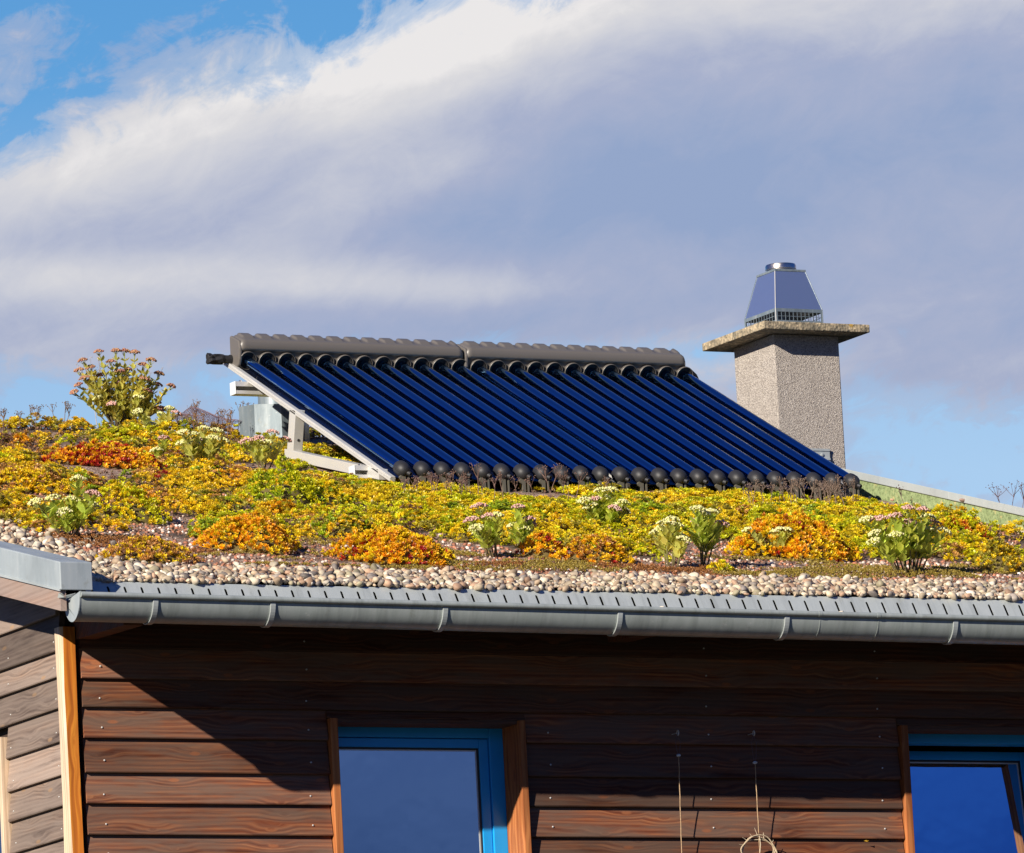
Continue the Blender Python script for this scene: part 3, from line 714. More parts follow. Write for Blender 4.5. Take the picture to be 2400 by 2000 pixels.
# ------------------------------------------------------------------ gravel (uncountable)
def pebble_cols(n):
    base = np.array([(.55, .47, .37), (.62, .56, .47), (.46, .36, .27), (.40, .27, .20), (.30, .27, .26), (.36, .33, .24), (.68, .64, .58), (.22, .20, .20), (.50, .34, .25), (.44, .37, .33)])
    pr = np.array([.2, .16, .15, .1, .08, .06, .12, .04, .05, .04]); return base[rng.choice(len(base), n, p=pr/pr.sum())]*rng.uniform(.62, 1.25, (n, 1))*np.array([.90, .85, .76])
n = 11500
X = rng.uniform(XL+.01, XR-.01, n); t = np.concatenate([rng.uniform(-.006, .34, n*8//10), rng.uniform(.34, .8, n-n*8//10)])
edge = .13+.17*fbm(X*2.5, X*0+3, 5)
keep = (t < edge) | (rng.random(n) < sstep(.30, 0, t-edge)*.25); X, t = X[keep], t[keep]
n2 = 4200; X2 = XL+.015+np.abs(rng.normal(0, .22, n2)); t2 = rng.uniform(.3, 5.4, n2); k2 = X2 < 12.52; X, t = np.append(X, X2[k2]), np.append(t, t2[k2])
n3 = 130; X3 = XR-.02-np.abs(rng.normal(0, .08, n3)); t3 = rng.uniform(.3, 5.4, n3); X, t = np.append(X, X3), np.append(t, t3)
pos = surf(X, t); sc = np.clip(rng.lognormal(-4.46, .40, len(X)), .006, .025)
lay = rng.random(len(X))
pos[:, 2] += sc*.30 + lay*.013*sstep(.02, .15, t) + .005*lay
pos[:, 2] -= np.where(t < .03, .009, .003)
Nn = UPN[None]+rng.normal(0, .35, (len(X), 3))
V, T, C = scatter(STONES, pos, Nn, sc, rng.uniform(0, 6.28, len(X)), pebble_cols(len(X)))
tag(build_np(V, T, C, 'gravel', M_['pebble'], smooth=True), 'rounded pale river pebbles edging the planted roof', 'gravel', kind='stuff')
# crushed brick grit on the bare substrate
n = 16000; X = rng.uniform(XL+.3, XR-.05, n); t = rng.uniform(.36, 3.0, n); keep = cover(X, t) < .05; X, t = X[keep], t[keep]
pos = surf(X, t); sc = rng.uniform(.0035, .0125, len(X)); gc_ = np.array([(.30, .12, .07), (.22, .10, .06), (.42, .33, .27), (.13, .08, .06), (.55, .48, .42), (.38, .17, .09)])[rng.choice(6, len(X), p=[.24, .22, .2, .16, .08, .1])]
LIT = [(JV*np.array([1, .8, .65]), JF, np.zeros(len(JV)))]
V, T, C = scatter(LIT, pos+np.array([0, 0, .002]), UPN[None]+rng.normal(0, .4, (len(X), 3)), sc, rng.uniform(0, 6.28, len(X)), gc_*rng.uniform(.9, 1.7, (len(X), 1)))
tag(build_np(V, T, C, 'brick_grit', M_['pebble']), 'reddish crushed brick grit between the sedum clumps', 'grit', kind='stuff')

# ------------------------------------------------------------------ sedum mounds (things)
def mound(px, py, wpx, hpx, cols, label, dens=1.0, lift=0.0, size=.017, upright=True):
    """dome of rosettes; px, py = middle of its foot in the photo"""
    p = on_roof(px, py, .03); t0 = p[1]-YE; sc_ = 1/(FPX/((p-CAM)@Fw))
    a = wpx*.5*sc_/.94; hgt = hpx*sc_*.86; b = a*.8
    p = np.array([p[0], p[1], surf(p[0], t0)[2]+lift])
    root = empty('sedum_mound', p, label, 'plant', 'sedum mounds on the roof')
    n = int(a*b*3.14*1.5*5600*dens)
    th = rng.uniform(0, 6.283, n); rr = rng.random(n)**.42
    wob = 1+.20*np.sin(th*3+px)+.13*np.sin(th*5+py)+rng.normal(0, .05, n)
    x = rr*np.cos(th)*a*wob; y = rr*np.sin(th)*b*wob; q = np.clip(1-rr**2.2, 0, 1)
    z = hgt*q*(.62+.72*fbm(x*19+px, y*19, 7)) + PR*y + .006
    P = p+np.stack([x, y, z], -1)
    Nn = np.stack([x/a*1.1*rr, y/b*1.1*rr-PR, np.full(n, .9)], -1)+rng.normal(0, .2, (n, 3))
    pat = fbm(x*13+px*.01, y*13+py*.01, 31)[:, None]; side = (x/a)[:, None]
    names, probs = zip(*cols); pc = np.array([PAL[k] for k in names]); pr = np.array(probs, float)
    w = pr[None]*np.exp(4.0*np.sin(pat*9+np.arange(len(names))[None]*2.1)*.35)
    colr = pc[pick(w)]*rng.uniform(.8, 1.25, (n, 1)); tip = colr*np.array([1.1, .92, .9])
    if 'orange' in names or 'red' in names:
        rd = (rng.random(n) < .13)[:, None]; tip = np.where(rd, np.array([[.45, .07, .03]]), tip)
    V, T, C = scatter(UPR if upright else ROS, P, Nn, rng.uniform(.75, 1.3, n)*size, rng.uniform(0, 6.28, n), colr, tip)
    build_np(V, T, C, 'foliage', M_['leaf'], root)
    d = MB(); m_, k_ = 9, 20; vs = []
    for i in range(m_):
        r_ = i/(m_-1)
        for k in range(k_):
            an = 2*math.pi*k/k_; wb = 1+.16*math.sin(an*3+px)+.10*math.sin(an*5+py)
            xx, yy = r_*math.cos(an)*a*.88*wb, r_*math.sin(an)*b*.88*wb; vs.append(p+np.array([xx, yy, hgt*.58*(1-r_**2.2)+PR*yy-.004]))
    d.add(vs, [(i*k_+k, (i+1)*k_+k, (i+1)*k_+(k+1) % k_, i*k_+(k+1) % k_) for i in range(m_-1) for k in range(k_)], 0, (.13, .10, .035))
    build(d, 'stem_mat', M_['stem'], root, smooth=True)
    return root
for q in MOUNDS: mound(*q[:6], dens=q[6], size=q[7])

# ------------------------------------------------------------------ tall flowering sedums (things)
def leaf_mesh(mb_v, mb_t, mb_c, base, d, side, up, L_, W_, col):
    o = len(mb_v); q = np.array
    pts = [base, base+d*L_*.28+side*W_*.38+up*.02*L_, base+d*L_*.28-side*W_*.38+up*.02*L_, base+d*L_*.33-up*.07*L_, base+d*L_*.66+side*W_*.5+up*.02*L_, base+d*L_*.66-side*W_*.5+up*.02*L_, base+d*L_*.68-up*.09*L_, base+d*L_-up*.10*L_]
    mb_v += pts; mb_c += [col*.9, col, col, col*.85, col*1.05, col*1.05, col*.9, col*.95]
    for f_ in ((0, 3, 1), (0, 2, 3), (1, 3, 6), (1, 6, 4), (3, 2, 6), (2, 5, 6), (4, 6, 7), (6, 5, 7)): mb_t.append(tuple(o+i for i in f_))
OCT = np.array([(1,0,0),(-1,0,0),(0,1,0),(0,-1,0),(0,0,1),(0,0,-1)], float); OCTF = np.array([(0,2,4),(2,1,4),(1,3,4),(3,0,4),(2,0,5),(1,2,5),(3,1,5),(0,3,5)])
def flower(parent, c, axis, rad, cols, n=70):
    u = rng.random((n, 2)); r_ = np.sqrt(u[:, 0])*rad; a_ = u[:, 1]*6.283
    P = np.stack([r_*np.cos(a_), r_*np.sin(a_), rad*.42*(1-(r_/rad)**2)+rng.normal(0, rad*.06, n)], -1)
    Fm = frames(np.asarray(axis)[None], np.zeros(1))[0]; P = P@Fm.T + c
    cc = np.array(cols)[rng.integers(0, len(cols), n)]*rng.uniform(.8, 1.15, (n, 1))
    V, T, C = scatter([(OCT, OCTF, np.zeros(6))], P, np.tile(axis, (n, 1))+rng.normal(0, .5, (n, 3)), rng.uniform(.0032, .0056, n), rng.uniform(0, 6, n), cc)
    # pedicels below the dome
    k = 9; o = len(V); pv = []; pt = []
    for i in range(k):
        a0 = c-np.asarray(axis)*rad*.75; b0 = P[rng.integers(0, n)]; s_ = np.cross(b0-a0, Fw); s_ /= np.linalg.norm(s_)+1e-9
        q = o+len(pv); pv += [a0-s_*.0012, a0+s_*.0012, b0]; pt.append((q, q+1, q+2))
    V = np.concatenate([V, np.array(pv)]); T = np.concatenate([T, np.array(pt)]); C = np.concatenate([C, np.tile([[.30, .34, .10]], (len(pv), 1))])
    return build_np(V, T, C, 'flower_head', M_['flower'], parent)
CREAM = [(.78, .75, .32), (.70, .72, .26), (.84, .78, .44)]; PINK = [(.70, .42, .36), (.72, .52, .44), (.66, .36, .32)]; MAUVE = [(.42, .20, .15), (.34, .15, .12), (.50, .27, .17), (.52, .32, .15)]
def shoot(root, p0, p1, lean, leafcol, fcols, frad, leaf=.042, bare=.35, pairs=5, bend=.15):
    mid = p0*.5+p1*.5+np.array([lean[0], lean[1], 0])*-bend; ts = np.linspace(0, 1, 9)
    pts = [p0*(1-s)**2+2*mid*s*(1-s)+p1*s*s for s in ts]
    mb = MB(); 
    mb.tube(pts, np.linspace(.0034, .0022, 9), 5)
    mb.c = [tuple(np.array((.10, .06, .04))*(1-min(1, (i//5)/6)) + np.array((.26, .27, .08))*min(1, (i//5)/6)) for i in range(len(mb.v))]
    st_ = build(mb, 'stem', M_['stem'], root)
    v, tt, cc = [], [], []; ax = pts[-1]-pts[-3]; ax /= np.linalg.norm(ax); spin = rng.uniform(0, 6.28)
    for i in range(pairs):
        s = bare+(1-bare-.06)*(i+.5)/pairs; b0 = p0*(1-s)**2+2*mid*s*(1-s)+p1*s*s
        for k in (0, 1, 2, 3):
            an = spin+i*.8+k*1.571+rng.normal(0, .2); hd = np.array([math.cos(an), math.sin(an), 0]); el = rng.uniform(.35, .95)
            d = hd*math.cos(el)+np.array([0, 0, 1])*math.sin(el); sd = np.array([-math.sin(an), math.cos(an), 0]); up = np.cross(d, sd)*-1
            L_ = leaf*.98*rng.uniform(.75, 1.2)*(1.05-.45*abs(s-.62)/.4)
            leaf_mesh(v, tt, cc, b0, d, sd, up, L_, L_*rng.uniform(.5, .62), np.array(leafcol)*rng.uniform(.78, 1.2)*np.array([rng.uniform(.9, 1.15), 1, 1]))
    build_np(np.array(v), np.array(tt), np.array(cc), 'foliage', M_['bigleaf'], st_)
    for k in range(1):
        flower(st_, p1+ax*.006, ax*.6+np.array([0, -.15, .6]), frad*rng.uniform(1.0, 1.4), fcols)
    return st_
def tall(px, py, heads, leafcol, label, leaf=.042, frad=.024, bare=.35, pairs=5, spread=.35, h=.02, footw=.05):
    """heads: photo positions (x, y, palette) of the flower heads; the plant stands at (px, py)"""
    p = on_roof(px, py, h); p[2] = surf(p[0], p[1]-YE)[2]
    root = empty('tall_sedum', p, label, 'plant', 'flowering sedums on the roof')
    for hx, hy, cols in heads:
        dy = rng.uniform(-.06, .06)
        tip = hit(hx, hy, (0, 1, 0), (0, p[1]+dy, 0))
        foot = p+np.array([(tip[0]-p[0])*.28+rng.normal(0, .006), dy*.4, (-PR*0)+dy*.4*PR])
        dz = tip-foot
        shoot(root, foot, tip, (dz[0], dz[1]), leafcol, cols, frad, leaf, bare, pairs)
    return root
LG_ = (.66, .74, .11); LY = (.74, .73, .17); LO = (.74, .69, .15)
big = [(272, 826, MAUVE), (195, 848, MAUVE), (186, 872, MAUVE), (232, 828, MAUVE), (260, 852, MAUVE), (292, 828, MAUVE), (316, 830, MAUVE), (354, 848, MAUVE), (372, 880, MAUVE), (400, 908, MAUVE), (186, 905, MAUVE), (176, 922, MAUVE),
       (236, 885, MAUVE), (275, 882, MAUVE), (278, 902, PINK), (338, 893, MAUVE), (310, 914, MAUVE), (368, 905, MAUVE), (213, 865, MAUVE), (236, 940, PINK), (366, 944, PINK), (262, 950, PINK), (335, 860, MAUVE), (200, 890, MAUVE), (300, 870, MAUVE), (250, 905, MAUVE), (325, 935, CREAM), (290, 945, MAUVE), (345, 920, MAUVE)]
big += [(rng.uniform(195, 395), rng.uniform(875, 965), MAUVE if k % 3 else CREAM) for k in range(10)]
tall(295, 1012, big, LO, 'tall bushy sedum with mauve seed heads standing against the sky', leaf=.040, frad=.019, bare=.30, pairs=7)
tall(365, 1030, [(398, 962, CREAM), (342, 985, CREAM), (325, 968, CREAM), (378, 975, CREAM), (412, 972, PINK), (352, 1000, CREAM), (388, 990, CREAM)], LY, 'pale leafy sedum at the right foot of the tall bushy sedum', leaf=.036, frad=.020)
tall(470, 1105, [(432, 1018, CREAM), (428, 1042, CREAM), (455, 1022, CREAM), (478, 1010, CREAM), (460, 1036, PINK), (456, 1044, CREAM), (500, 1032, CREAM), (500, 1055, CREAM), (522, 1036, CREAM), (508, 1015, CREAM)], LY, 'cream-flowered sedum clump between the tall bushy sedum and the collector leg', leaf=.044, frad=.024)
tall(382, 1088, [(385, 1033, PINK), (368, 1060, CREAM)], LG_, 'two-stemmed pink sedum at the foot of the tall bushy sedum', leaf=.040, frad=.022)
tall(612, 1112, [(578, 1038, PINK), (606, 1034, PINK), (624, 1040, CREAM), (638, 1018, PINK), (668, 1034, PINK), (622, 1052, CREAM)], LY, 'pink-flowered sedum beside the upright collector leg', leaf=.044, frad=.024)
tall(160, 1268, [(85, 1180, CREAM), (125, 1172, CREAM), (168, 1178, CREAM), (185, 1128, CREAM), (200, 1180, CREAM), (214, 1190, CREAM), (150, 1205, CREAM), (175, 1200, CREAM), (218, 1162, PINK)], LG_, 'cream-flowered sedum above the pebbles near the left verge', leaf=.055, frad=.027, bare=.25)
tall(1160, 1306, [(1106, 1224, PINK), (1125, 1192, PINK), (1118, 1242, CREAM), (1145, 1216, PINK), (1165, 1212, CREAM), (1128, 1252, CREAM), (1155, 1222, CREAM)], LG_, 'left plant of the pink-flowered pair, with spreading pale leaves', leaf=.052, frad=.025, bare=.28)
tall(1222, 1292, [(1214, 1194, PINK), (1240, 1222, PINK), (1242, 1233, PINK), (1205, 1238, CREAM), (1225, 1245, CREAM)], LG_, 'right plant of the pink-flowered pair, taller and narrower', leaf=.046, frad=.025, bare=.28)
tall(1420, 1246, [(1370, 1178, CREAM), (1410, 1155, CREAM), (1432, 1154, CREAM), (1396, 1176, PINK), (1460, 1182, CREAM), (1450, 1190, CREAM), (1415, 1172, CREAM), (1440, 1196, PINK), (1385, 1190, CREAM), (1462, 1200, CREAM)], LG_, 'cream-flowered sedum nearest the middle of the tube caps', leaf=.046, frad=.024, bare=.25)
tall(1575, 1332, [(1542, 1252, CREAM), (1560, 1232, CREAM), (1576, 1224, CREAM), (1594, 1262, CREAM), (1600, 1270, CREAM), (1550, 1244, CREAM), (1585, 1236, CREAM)], LY, 'left plant of the twin flowering sedum, cream heads', leaf=.050, frad=.026, bare=.38)
tall(1642, 1330, [(1636, 1226, PINK), (1668, 1204, CREAM), (1634, 1198, CREAM), (1648, 1210, CREAM), (1690, 1232, PINK), (1652, 1236, PINK), (1672, 1250, CREAM)], LG_, 'right plant of the twin flowering sedum, taller with bright green leaves', leaf=.052, frad=.026, bare=.38)
tall(1822, 1285, [(1800, 1252, CREAM), (1830, 1245, CREAM), (1845, 1246, CREAM), (1754, 1245, CREAM), (1815, 1250, CREAM)], LY, 'small cream-flowered sedum growing in the largest golden mound', leaf=.034, frad=.018, h=.06)
tall(2132, 1348, [(2032, 1222, CREAM), (2060, 1222, PINK), (2098, 1216, PINK), (2128, 1196, PINK), (2164, 1200, PINK), (2052, 1254, CREAM), (2086, 1250, PINK), (2120, 1238, PINK), (2130, 1230, PINK), (2154, 1246, CREAM), (2176, 1218, CREAM), (2190, 1232, PINK), (2210, 1250, CREAM), (2050, 1272, CREAM), (2178, 1248, CREAM), (2100, 1260, CREAM), (2140, 1262, CREAM)], LG_, 'largest green leafy sedum with pink and cream heads at the right', leaf=.056, frad=.026, bare=.32)

# ------------------------------------------------------------------ dry seed stalks
def stalk(px, py, hpx, label, group, col=(.17, .105, .085), w=1.0, h=.05):
    p = on_roof(px, py, h); z0 = surf(p[0], p[1]-YE)[2]; p[2] = z0
    L_ = hpx/(FPX/((p-CAM)@Fw))+h; mb = MB(); lean = rng.normal(0, .12, 2)*L_
    top = p+np.array([lean[0], lean[1], L_*.72]); mb.tube([p, (p+top)/2+rng.normal(0, .004, 3), top], [.0020, .0016, .0013], 4, 0, col)
    for k in range(rng.integers(5, 9)):
        d = np.array([rng.normal(0, .5), rng.normal(0, .5), 1.0]); d /= np.linalg.norm(d); e_ = top+d*L_*.30*rng.uniform(.7, 1.2)*np.array([w, w, 1])
        s0 = top-(top-p)*rng.uniform(0, .2)
        mb.tube([s0, (s0+e_)/2+np.array([0, 0, -.002]), e_], [.0012, .001, .0008], 3, 0, col)
        for j in range(4):
            q = e_+rng.normal(0, .005, 3); r_ = rng.uniform(.0018, .0032)
            mb.add([q+OCT[i]*r_ for i in range(6)], [tuple(f_) for f_ in OCTF], 0, np.array(col)*rng.uniform(.7, 1.3))
    tag(build(mb, 'dry_stalk', M_['stem'], loc=p), label, 'dry plant', group)
for k in range(17):
    stalk(rng.uniform(945, 1110), 1152+rng.uniform(-6, 6), rng.uniform(12, 30), 'brown dry seed stalk in front of the leftmost black tube caps', 'dry stalks in front of the left tube caps')
for x, hh_ in ((1118, 70), (1132, 30), (1155, 40), (1180, 46), (1208, 36), (1255, 34), (1285, 62), (1292, 66), (1318, 46), (1330, 50), (1345, 44), (1430, 30)):
    stalk(x, 1166, hh_, 'thin dry seed stalk in front of the middle black tube caps', 'dry stalks in front of the middle tube caps')
for k in range(34):
    stalk(rng.uniform(1760, 2012), 1180+rng.uniform(-8, 6), rng.uniform(14, 46), 'grey-brown dry seed stalk in front of the rightmost black tube caps', 'dry stalks in front of the right tube caps', (.19, .135, .105))
for x, y, hh_ in ((2350, 1215, 62), (2372, 1212, 68), (2390, 1215, 60), (2120, 1176, 18)):
    stalk(x, y, hh_, 'dark dry seed stalk against the right verge upstand', 'dry stalks along the right verge', (.13, .075, .075))
for x, y, hh_ in ((261, 985, 172), (272, 985, 165), (330, 985, 168), (318, 980, 140), (228, 990, 140)):
    stalk(x, y, hh_, 'thin pale dead stalk rising out of the tall bushy sedum', 'pale stalks in the tall bushy sedum', (.42, .36, .32))
for k in range(16):
    stalk(rng.uniform(415, 600), rng.uniform(1000, 1030), rng.uniform(24, 52), 'rust brown dry stalk on the skyline left of the collector', 'rust stalks on the skyline', (.20, .11, .05))
for k in range(8):
    stalk(rng.uniform(5, 200), rng.uniform(990, 1000), rng.uniform(18, 40), 'brown dry stalk on the skyline at the far left', 'dry stalks on the far left skyline', (.17, .11, .07))

# ------------------------------------------------------------------ solar collector
O = np.array([14.894, 29.982, 6.849]); AN = R(26.15)
ev = np.array([0, math.cos(AN), math.sin(AN)]); ew = np.array([0, -math.sin(AN), math.cos(AN)]); eu = np.array([1.0, 0, 0])
def L3(u, v, w): return O+eu*u+ev*v+ew*w
col_root = empty('solar_collector', O, 'blue evacuated tube solar collector tilted on aluminium legs', 'solar collector')
def yz(v, w): q = L3(0, v, w); return (q[1], q[2])
WID = 2.20; NP = 24; U0, PT = .060, 2.128/23
# rails along the tubes
def rail(u0, u1, name='side_rail'):
    mb = MB(); a = 0.0; b = 1.797
    for (c0, c1, w0, w1) in ((0, 1, 0, .008), (0, 1, .0095, .016), (.08, .92, .0158, .021)):
        x0, x1 = u0+(u1-u0)*c0+.0, u0+(u1-u0)*c1
        ps = [L3(x0, a, w0), L3(x1, a, w0), L3(x1, b, w0), L3(x0, b, w0), L3(x0, a, w1), L3(x1, a, w1), L3(x1, b, w1), L3(x0, b, w1)]
        mb.hexa(ps)
    ps = [L3(u0+.003, a, .007), L3(u1-.003, a, .007), L3(u1-.003, b, .007), L3(u0+.003, b, .007), L3(u0+.003, a, .011), L3(u1-.003, a, .011), L3(u1-.003, b, .011), L3(u0+.003, b, .011)]
    mb.hexa(ps)
    return build(mb, name, M_['alu'], col_root, bevel=.0012)
rail(0, .026); rail(1.08, 1.12); rail(WID-.03, WID)
mb = MB(); mb.hexa([L3(.0265, .03, .006), L3(WID-.031, .03, .006), L3(WID-.031, 1.70, .006), L3(.0265, 1.70, .006), L3(.0265, .03, .010), L3(WID-.031, .03, .010), L3(WID-.031, 1.70, .010), L3(.0265, 1.70, .010)])
build(mb, 'reflector_sheet', M_['reflector'], col_root)
mb = MB(); ps = lambda u0, u1, v0, v1, w0, w1: [L3(u0, v0, w0), L3(u1, v0, w0), L3(u1, v1, w0), L3(u0, v1, w0), L3(u0, v0, w1), L3(u1, v0, w1), L3(u1, v1, w1), L3(u0, v1, w1)]
mb.hexa(ps(.0, WID, -.030, .02, -.075, -.040)); mb.hexa(ps(.0, WID, -.034, -.030, -.075, -.046)); build(mb, 'bottom_rail', M_['olive'], col_root, bevel=.002)
# cross beams with their open ends, clamps
def cross(v):
    mb = MB(); c = L3(0, v, -.033); h_ = .027
    y, z = c[1], c[2]; x0, x1 = -.060+O[0], WID+.05+O[0]
    mb.box(x0, x1, y-h_, y+h_, z+h_-.004, z+h_); mb.box(x0, x1, y+h_-.004, y+h_, z-h_, z+h_-.004)
    mb.box(x0, x1, y-h_, y+h_-.004, z-h_, z-h_+.004)
    mb.box(x0+.001, x1, y-h_, y-h_+.004, z+.006, z+h_-.004); mb.box(x0+.001, x1, y-h_, y-h_+.004, z-h_+.004, z-.012)
    o = build(mb, 'cross_beam', M_['alu'], col_root)
    e = MB(); e.box(x0-.003, x0-.0005, y-h_-.001, y+h_+.001, z-h_-.001, z+h_+.001); build(e, 'end_plate', M_['alu_white'], o, bevel=.003)
    b = MB()
    for u in (-.025, 1.04, WID+.02): b.lathe((O[0]+u, y, z+h_), (0, 0, 1), [(0, .010), (.003, .010), (.0032, .0065), (.009, .0065)], 8)
    build(b, 'clamp_bolt', M_['collar'], o)
cross(.23); cross(1.47)
# triangular supports
for u in (.0, 1.09, 2.16):
    mb = MB(); h_ = .022
    y0, y1 = O[1]+.10, O[1]+.985; s_ = .262; zb = O[2]+.042
    mb.slope(O[0]+u, O[0]+u+.045, y0, y1, zb+s_*.10-.045, zb+s_*.985-.045, zb+s_*.10, zb+s_*.985)
    build(mb, 'base_bar', M_['alu'], col_root, bevel=.002)
    mb = MB(); a0 = np.array([O[0]+u+.0225, O[1]+.930, zb+s_*.930]); a1 = a0+np.array([0, -.262, 1.0])*.145
    ax_ = (a1-a0)/np.linalg.norm(a1-a0); ay_ = np.cross(ax_, eu)
    mb.obox((a0+a1)/2+ax_*.01, eu, ay_, ax_, .0225, .030, np.linalg.norm(a1-a0)/2+.012)
    lg = build(mb, 'leg', M_['alu'], col_root, bevel=.002)
    mb = MB(); q = a0+ax_*.045+ay_*.031; mb.lathe(q, ay_, [(-.002, .006), (.0008, .006)], 12)
    q = a0+ax_*.045-ay_*.031; mb.lathe(q, -ay_, [(-.002, .006), (.0008, .006)], 12); build(mb, 'bolt_hole', M_['black'], lg)

# manifold header: two hoods over two boxes
TC = .050   # tube axis height above the rail foot (w)
VH = 1.631  # where the tubes enter the header (v)
def header(u0, u1):
    # box
    mb = MB(); f0 = yz(VH-.006, .006); f1 = yz(VH+.004, .108); bk0 = (O[1]+1.508, O[2]+.745); bk1 = (O[1]+1.506, O[2]+.85)
    mb.extrude([f0, f1, bk1, bk0][::-1], O[0]+u0+.004, O[0]+u1-.004)
    box = build(mb, 'manifold_box', M_['header'], col_root, smooth='auto', bevel=.012)
    # hood with scalloped crest
    pr = [(1.422, .801), (1.412, .804), (1.407, .812), (1.408, .836), (1.412, .846), (1.422, .853), (1.440, .860), (1.452, .866), (1.478, .878), (1.494, .8845), (1.505, .884), (1.512, .876), (1.514, .74)]
    wt = [0, 0, 0, 0, 0, 0, 0, .9, 1, 1, 1, .8, 0]
    cy, cz = 1.48, .80; W = u1-u0; npd = 12; xs = []
    xs = np.concatenate([[0, .002, .006, .012, .02], np.linspace(.03, W-.03, 300), [W-.02, W-.012, W-.006, W-.002, W]])
    vs = []; m = len(pr)
    for x in xs:
        e = min(x, W-x); rr_ = 1-.42*max(0, 1-e/.022)**2 if e < .022 else 1
        ph = ((x-.03)/((W-.06)/npd)) % 1.0
        bmp = float(sstep(0, .07, ph)*sstep(.82, .60, ph)); fl_ = float(sstep(.62, .66, ph)*sstep(1.0, .96, ph))
        for (y, z), w_ in zip(pr, wt):
            zz = z+.0085*bmp*w_ - .0015*fl_*w_
            yy = cy+(y-cy)*(1-(1-rr_)*.55); zz = cz+(zz-cz)*rr_
            vs.append((O[0]+u0+x, O[1]+yy, O[2]+zz))
    n_ = len(xs); fs = [(i*m+k, i*m+k+1, (i+1)*m+k+1, (i+1)*m+k) for i in range(n_-1) for k in range(m-1)]
    fs += [(i*m+m-1, i*m, (i+1)*m, (i+1)*m+m-1) for i in range(n_-1)]
    fs += [tuple(range(m-1, -1, -1)), tuple((n_-1)*m+k for k in range(m))]
    mb = MB(); mb.add(vs, fs); hood = build(mb, 'manifold_hood', M_['header'], col_root, smooth=True)
    # end cheek closing the box under the hood
    mb = MB(); ck = [(1.452, .734), (1.432, .742), (1.420, .765), (1.413, .81), (1.42, .845), (1.498, .88), (1.509, .874), (1.511, .745), (1.50, .736)]; ck = [(O[1]+a_, O[2]+b_) for a_, b_ in ck]
    mb.extrude(ck[::-1], O[0]+u0-.003, O[0]+u0+.012); build(mb, 'end_cheek', M_['header'], hood, bevel=.005)
    return box
b1 = header(.018, 1.094); b2 = header(1.104, 2.192)
# tubes, each with its cap, boot and holder
def make_tube():
    c0 = L3(U0, .045, TC); mb = MB(); mb.lathe(L3(U0, 0, TC), ev, [(.012, .010), (.02, .018), (.035, .0215), (.05, .0220), (VH+.02, .0220)], 24)
    tb = build(mb, 'glass_tube', M_['tube'], col_root, smooth='auto')
    # end cap: squashed ball with a drain nozzle
    mb = MB(); q = L3(U0, .012, TC-.002); ax = -ev
    pr_ = [(-.034, .031), (-.022, .0325), (-.008, .0325)]+[(-.008+.038*math.sin(a), .0325*math.cos(a)) for a in np.linspace(.15, 1.5, 9)]
    mb.lathe(q, ax, pr_, 20)
    nz_ = np.array([.42, -.80, -.42]); nz_ /= np.linalg.norm(nz_); s0 = q+np.array([.012, -.020, -.016])
    mb.lathe(s0, nz_, [(0, .0095), (.016, .0088), (.016, .0058), (.004, .0055)], 12)
    build(mb, 'end_cap', M_['rubber'], tb, smooth='auto')
    mb = MB(); f = q+np.array([0, -.006, -.020])
    pts = [np.array([-.014, 0, 0]), np.array([.006, 0, .004]), np.array([.006, 0, -.095]), np.array([-.006, 0, -.095]), np.array([-.007, 0, -.03]), np.array([-.020, 0, -.012])]
    mb.add([f+p_+np.array([0, -.003, 0]) for p_ in pts]+[f+p_+np.array([0, .012, 0]) for p_ in pts], [(5,4,3,2,1,0), tuple(range(6, 12))]+[(i, (i+1) % 6, 6+(i+1) % 6, 6+i) for i in range(6)])
    mb.add([f+np.array([x, y, z]) for y in (-.003, .010) for x, z in ((.016, -.004), (.0225, -.004), (.0225, -.095), (.016, -.095))], [(3,2,1,0), (4,5,6,7), (0,1,5,4), (1,2,6,5), (2,3,7,6), (3,0,4,7)])
    build(mb, 'cap_holder', M_['olive'], tb)
    mb = MB(); a = L3(U0, VH-.010, TC+.002)
    mb.lathe(a, ev, [(.004, .0225), (.003, .0300), (-.001, .0345), (.000, .0372), (.012, .0380), (.012, .03)], 24); build(mb, 'collar', M_['black'], tb, smooth='auto')
    mb = MB(); mb.lathe(L3(U0, VH-.010, TC+.002), ev, [(-.004, .0380), (-.0055, .0392), (-.004, .0404), (.006, .0404), (.012, .0385)], 24, cap=False); build(mb, 'collar_rim', M_['header'], tb, smooth='auto')
    return tb
tb = make_tube()
for k in range(1, NP):
    c_ = copy_tree(tb, col_root); c_.location = (PT*k, 0, 0)
# pipe stub, left; elbow, right
mb = MB(); q = np.array([O[0]+.02, O[1]+1.50, O[2]+.775])
mb.tube([q+np.array([.02, 0, 0]), q+np.array([-.05, 0, .001])], .018, 14); mb.lathe(q+np.array([-.004, 0, 0]), (-1, 0, 0), [(0, .021), (.010, .021)], 14)
vs = []; nn = 16
for i, x in enumerate((-.045, -.06, -.085, -.105, -.117)):
    for k in range(nn):
        a = 2*math.pi*k/nn; rj = .0195+rng.uniform(-.0015, .0035)*(1+i*.6); vs.append(q+np.array([x+rng.uniform(-.004, .004), rj*math.cos(a), rj*math.sin(a)]))
mb.add(vs, [(i*nn+k, i*nn+(k+1) % nn, (i+1)*nn+(k+1) % nn, (i+1)*nn+k) for i in range(4) for k in range(nn)]+[tuple(4*nn+k for k in range(nn))])
build(mb, 'inlet_pipe', M_['black'], col_root)
mb = MB(); q = np.array([O[0]+2.17, O[1]+1.50, O[2]+.79])
mb.tube([q+np.array(p_) for p_ in ((0, 0, 0), (.035, .0, .0), (.065, .0, -.008), (.088, .0, -.028), (.100, .0, -.055), (.104, .0, -.09), (.104, .0, -.30))], .031, 14)
build(mb, 'outlet_pipe', M_['black'], col_root, smooth=True)

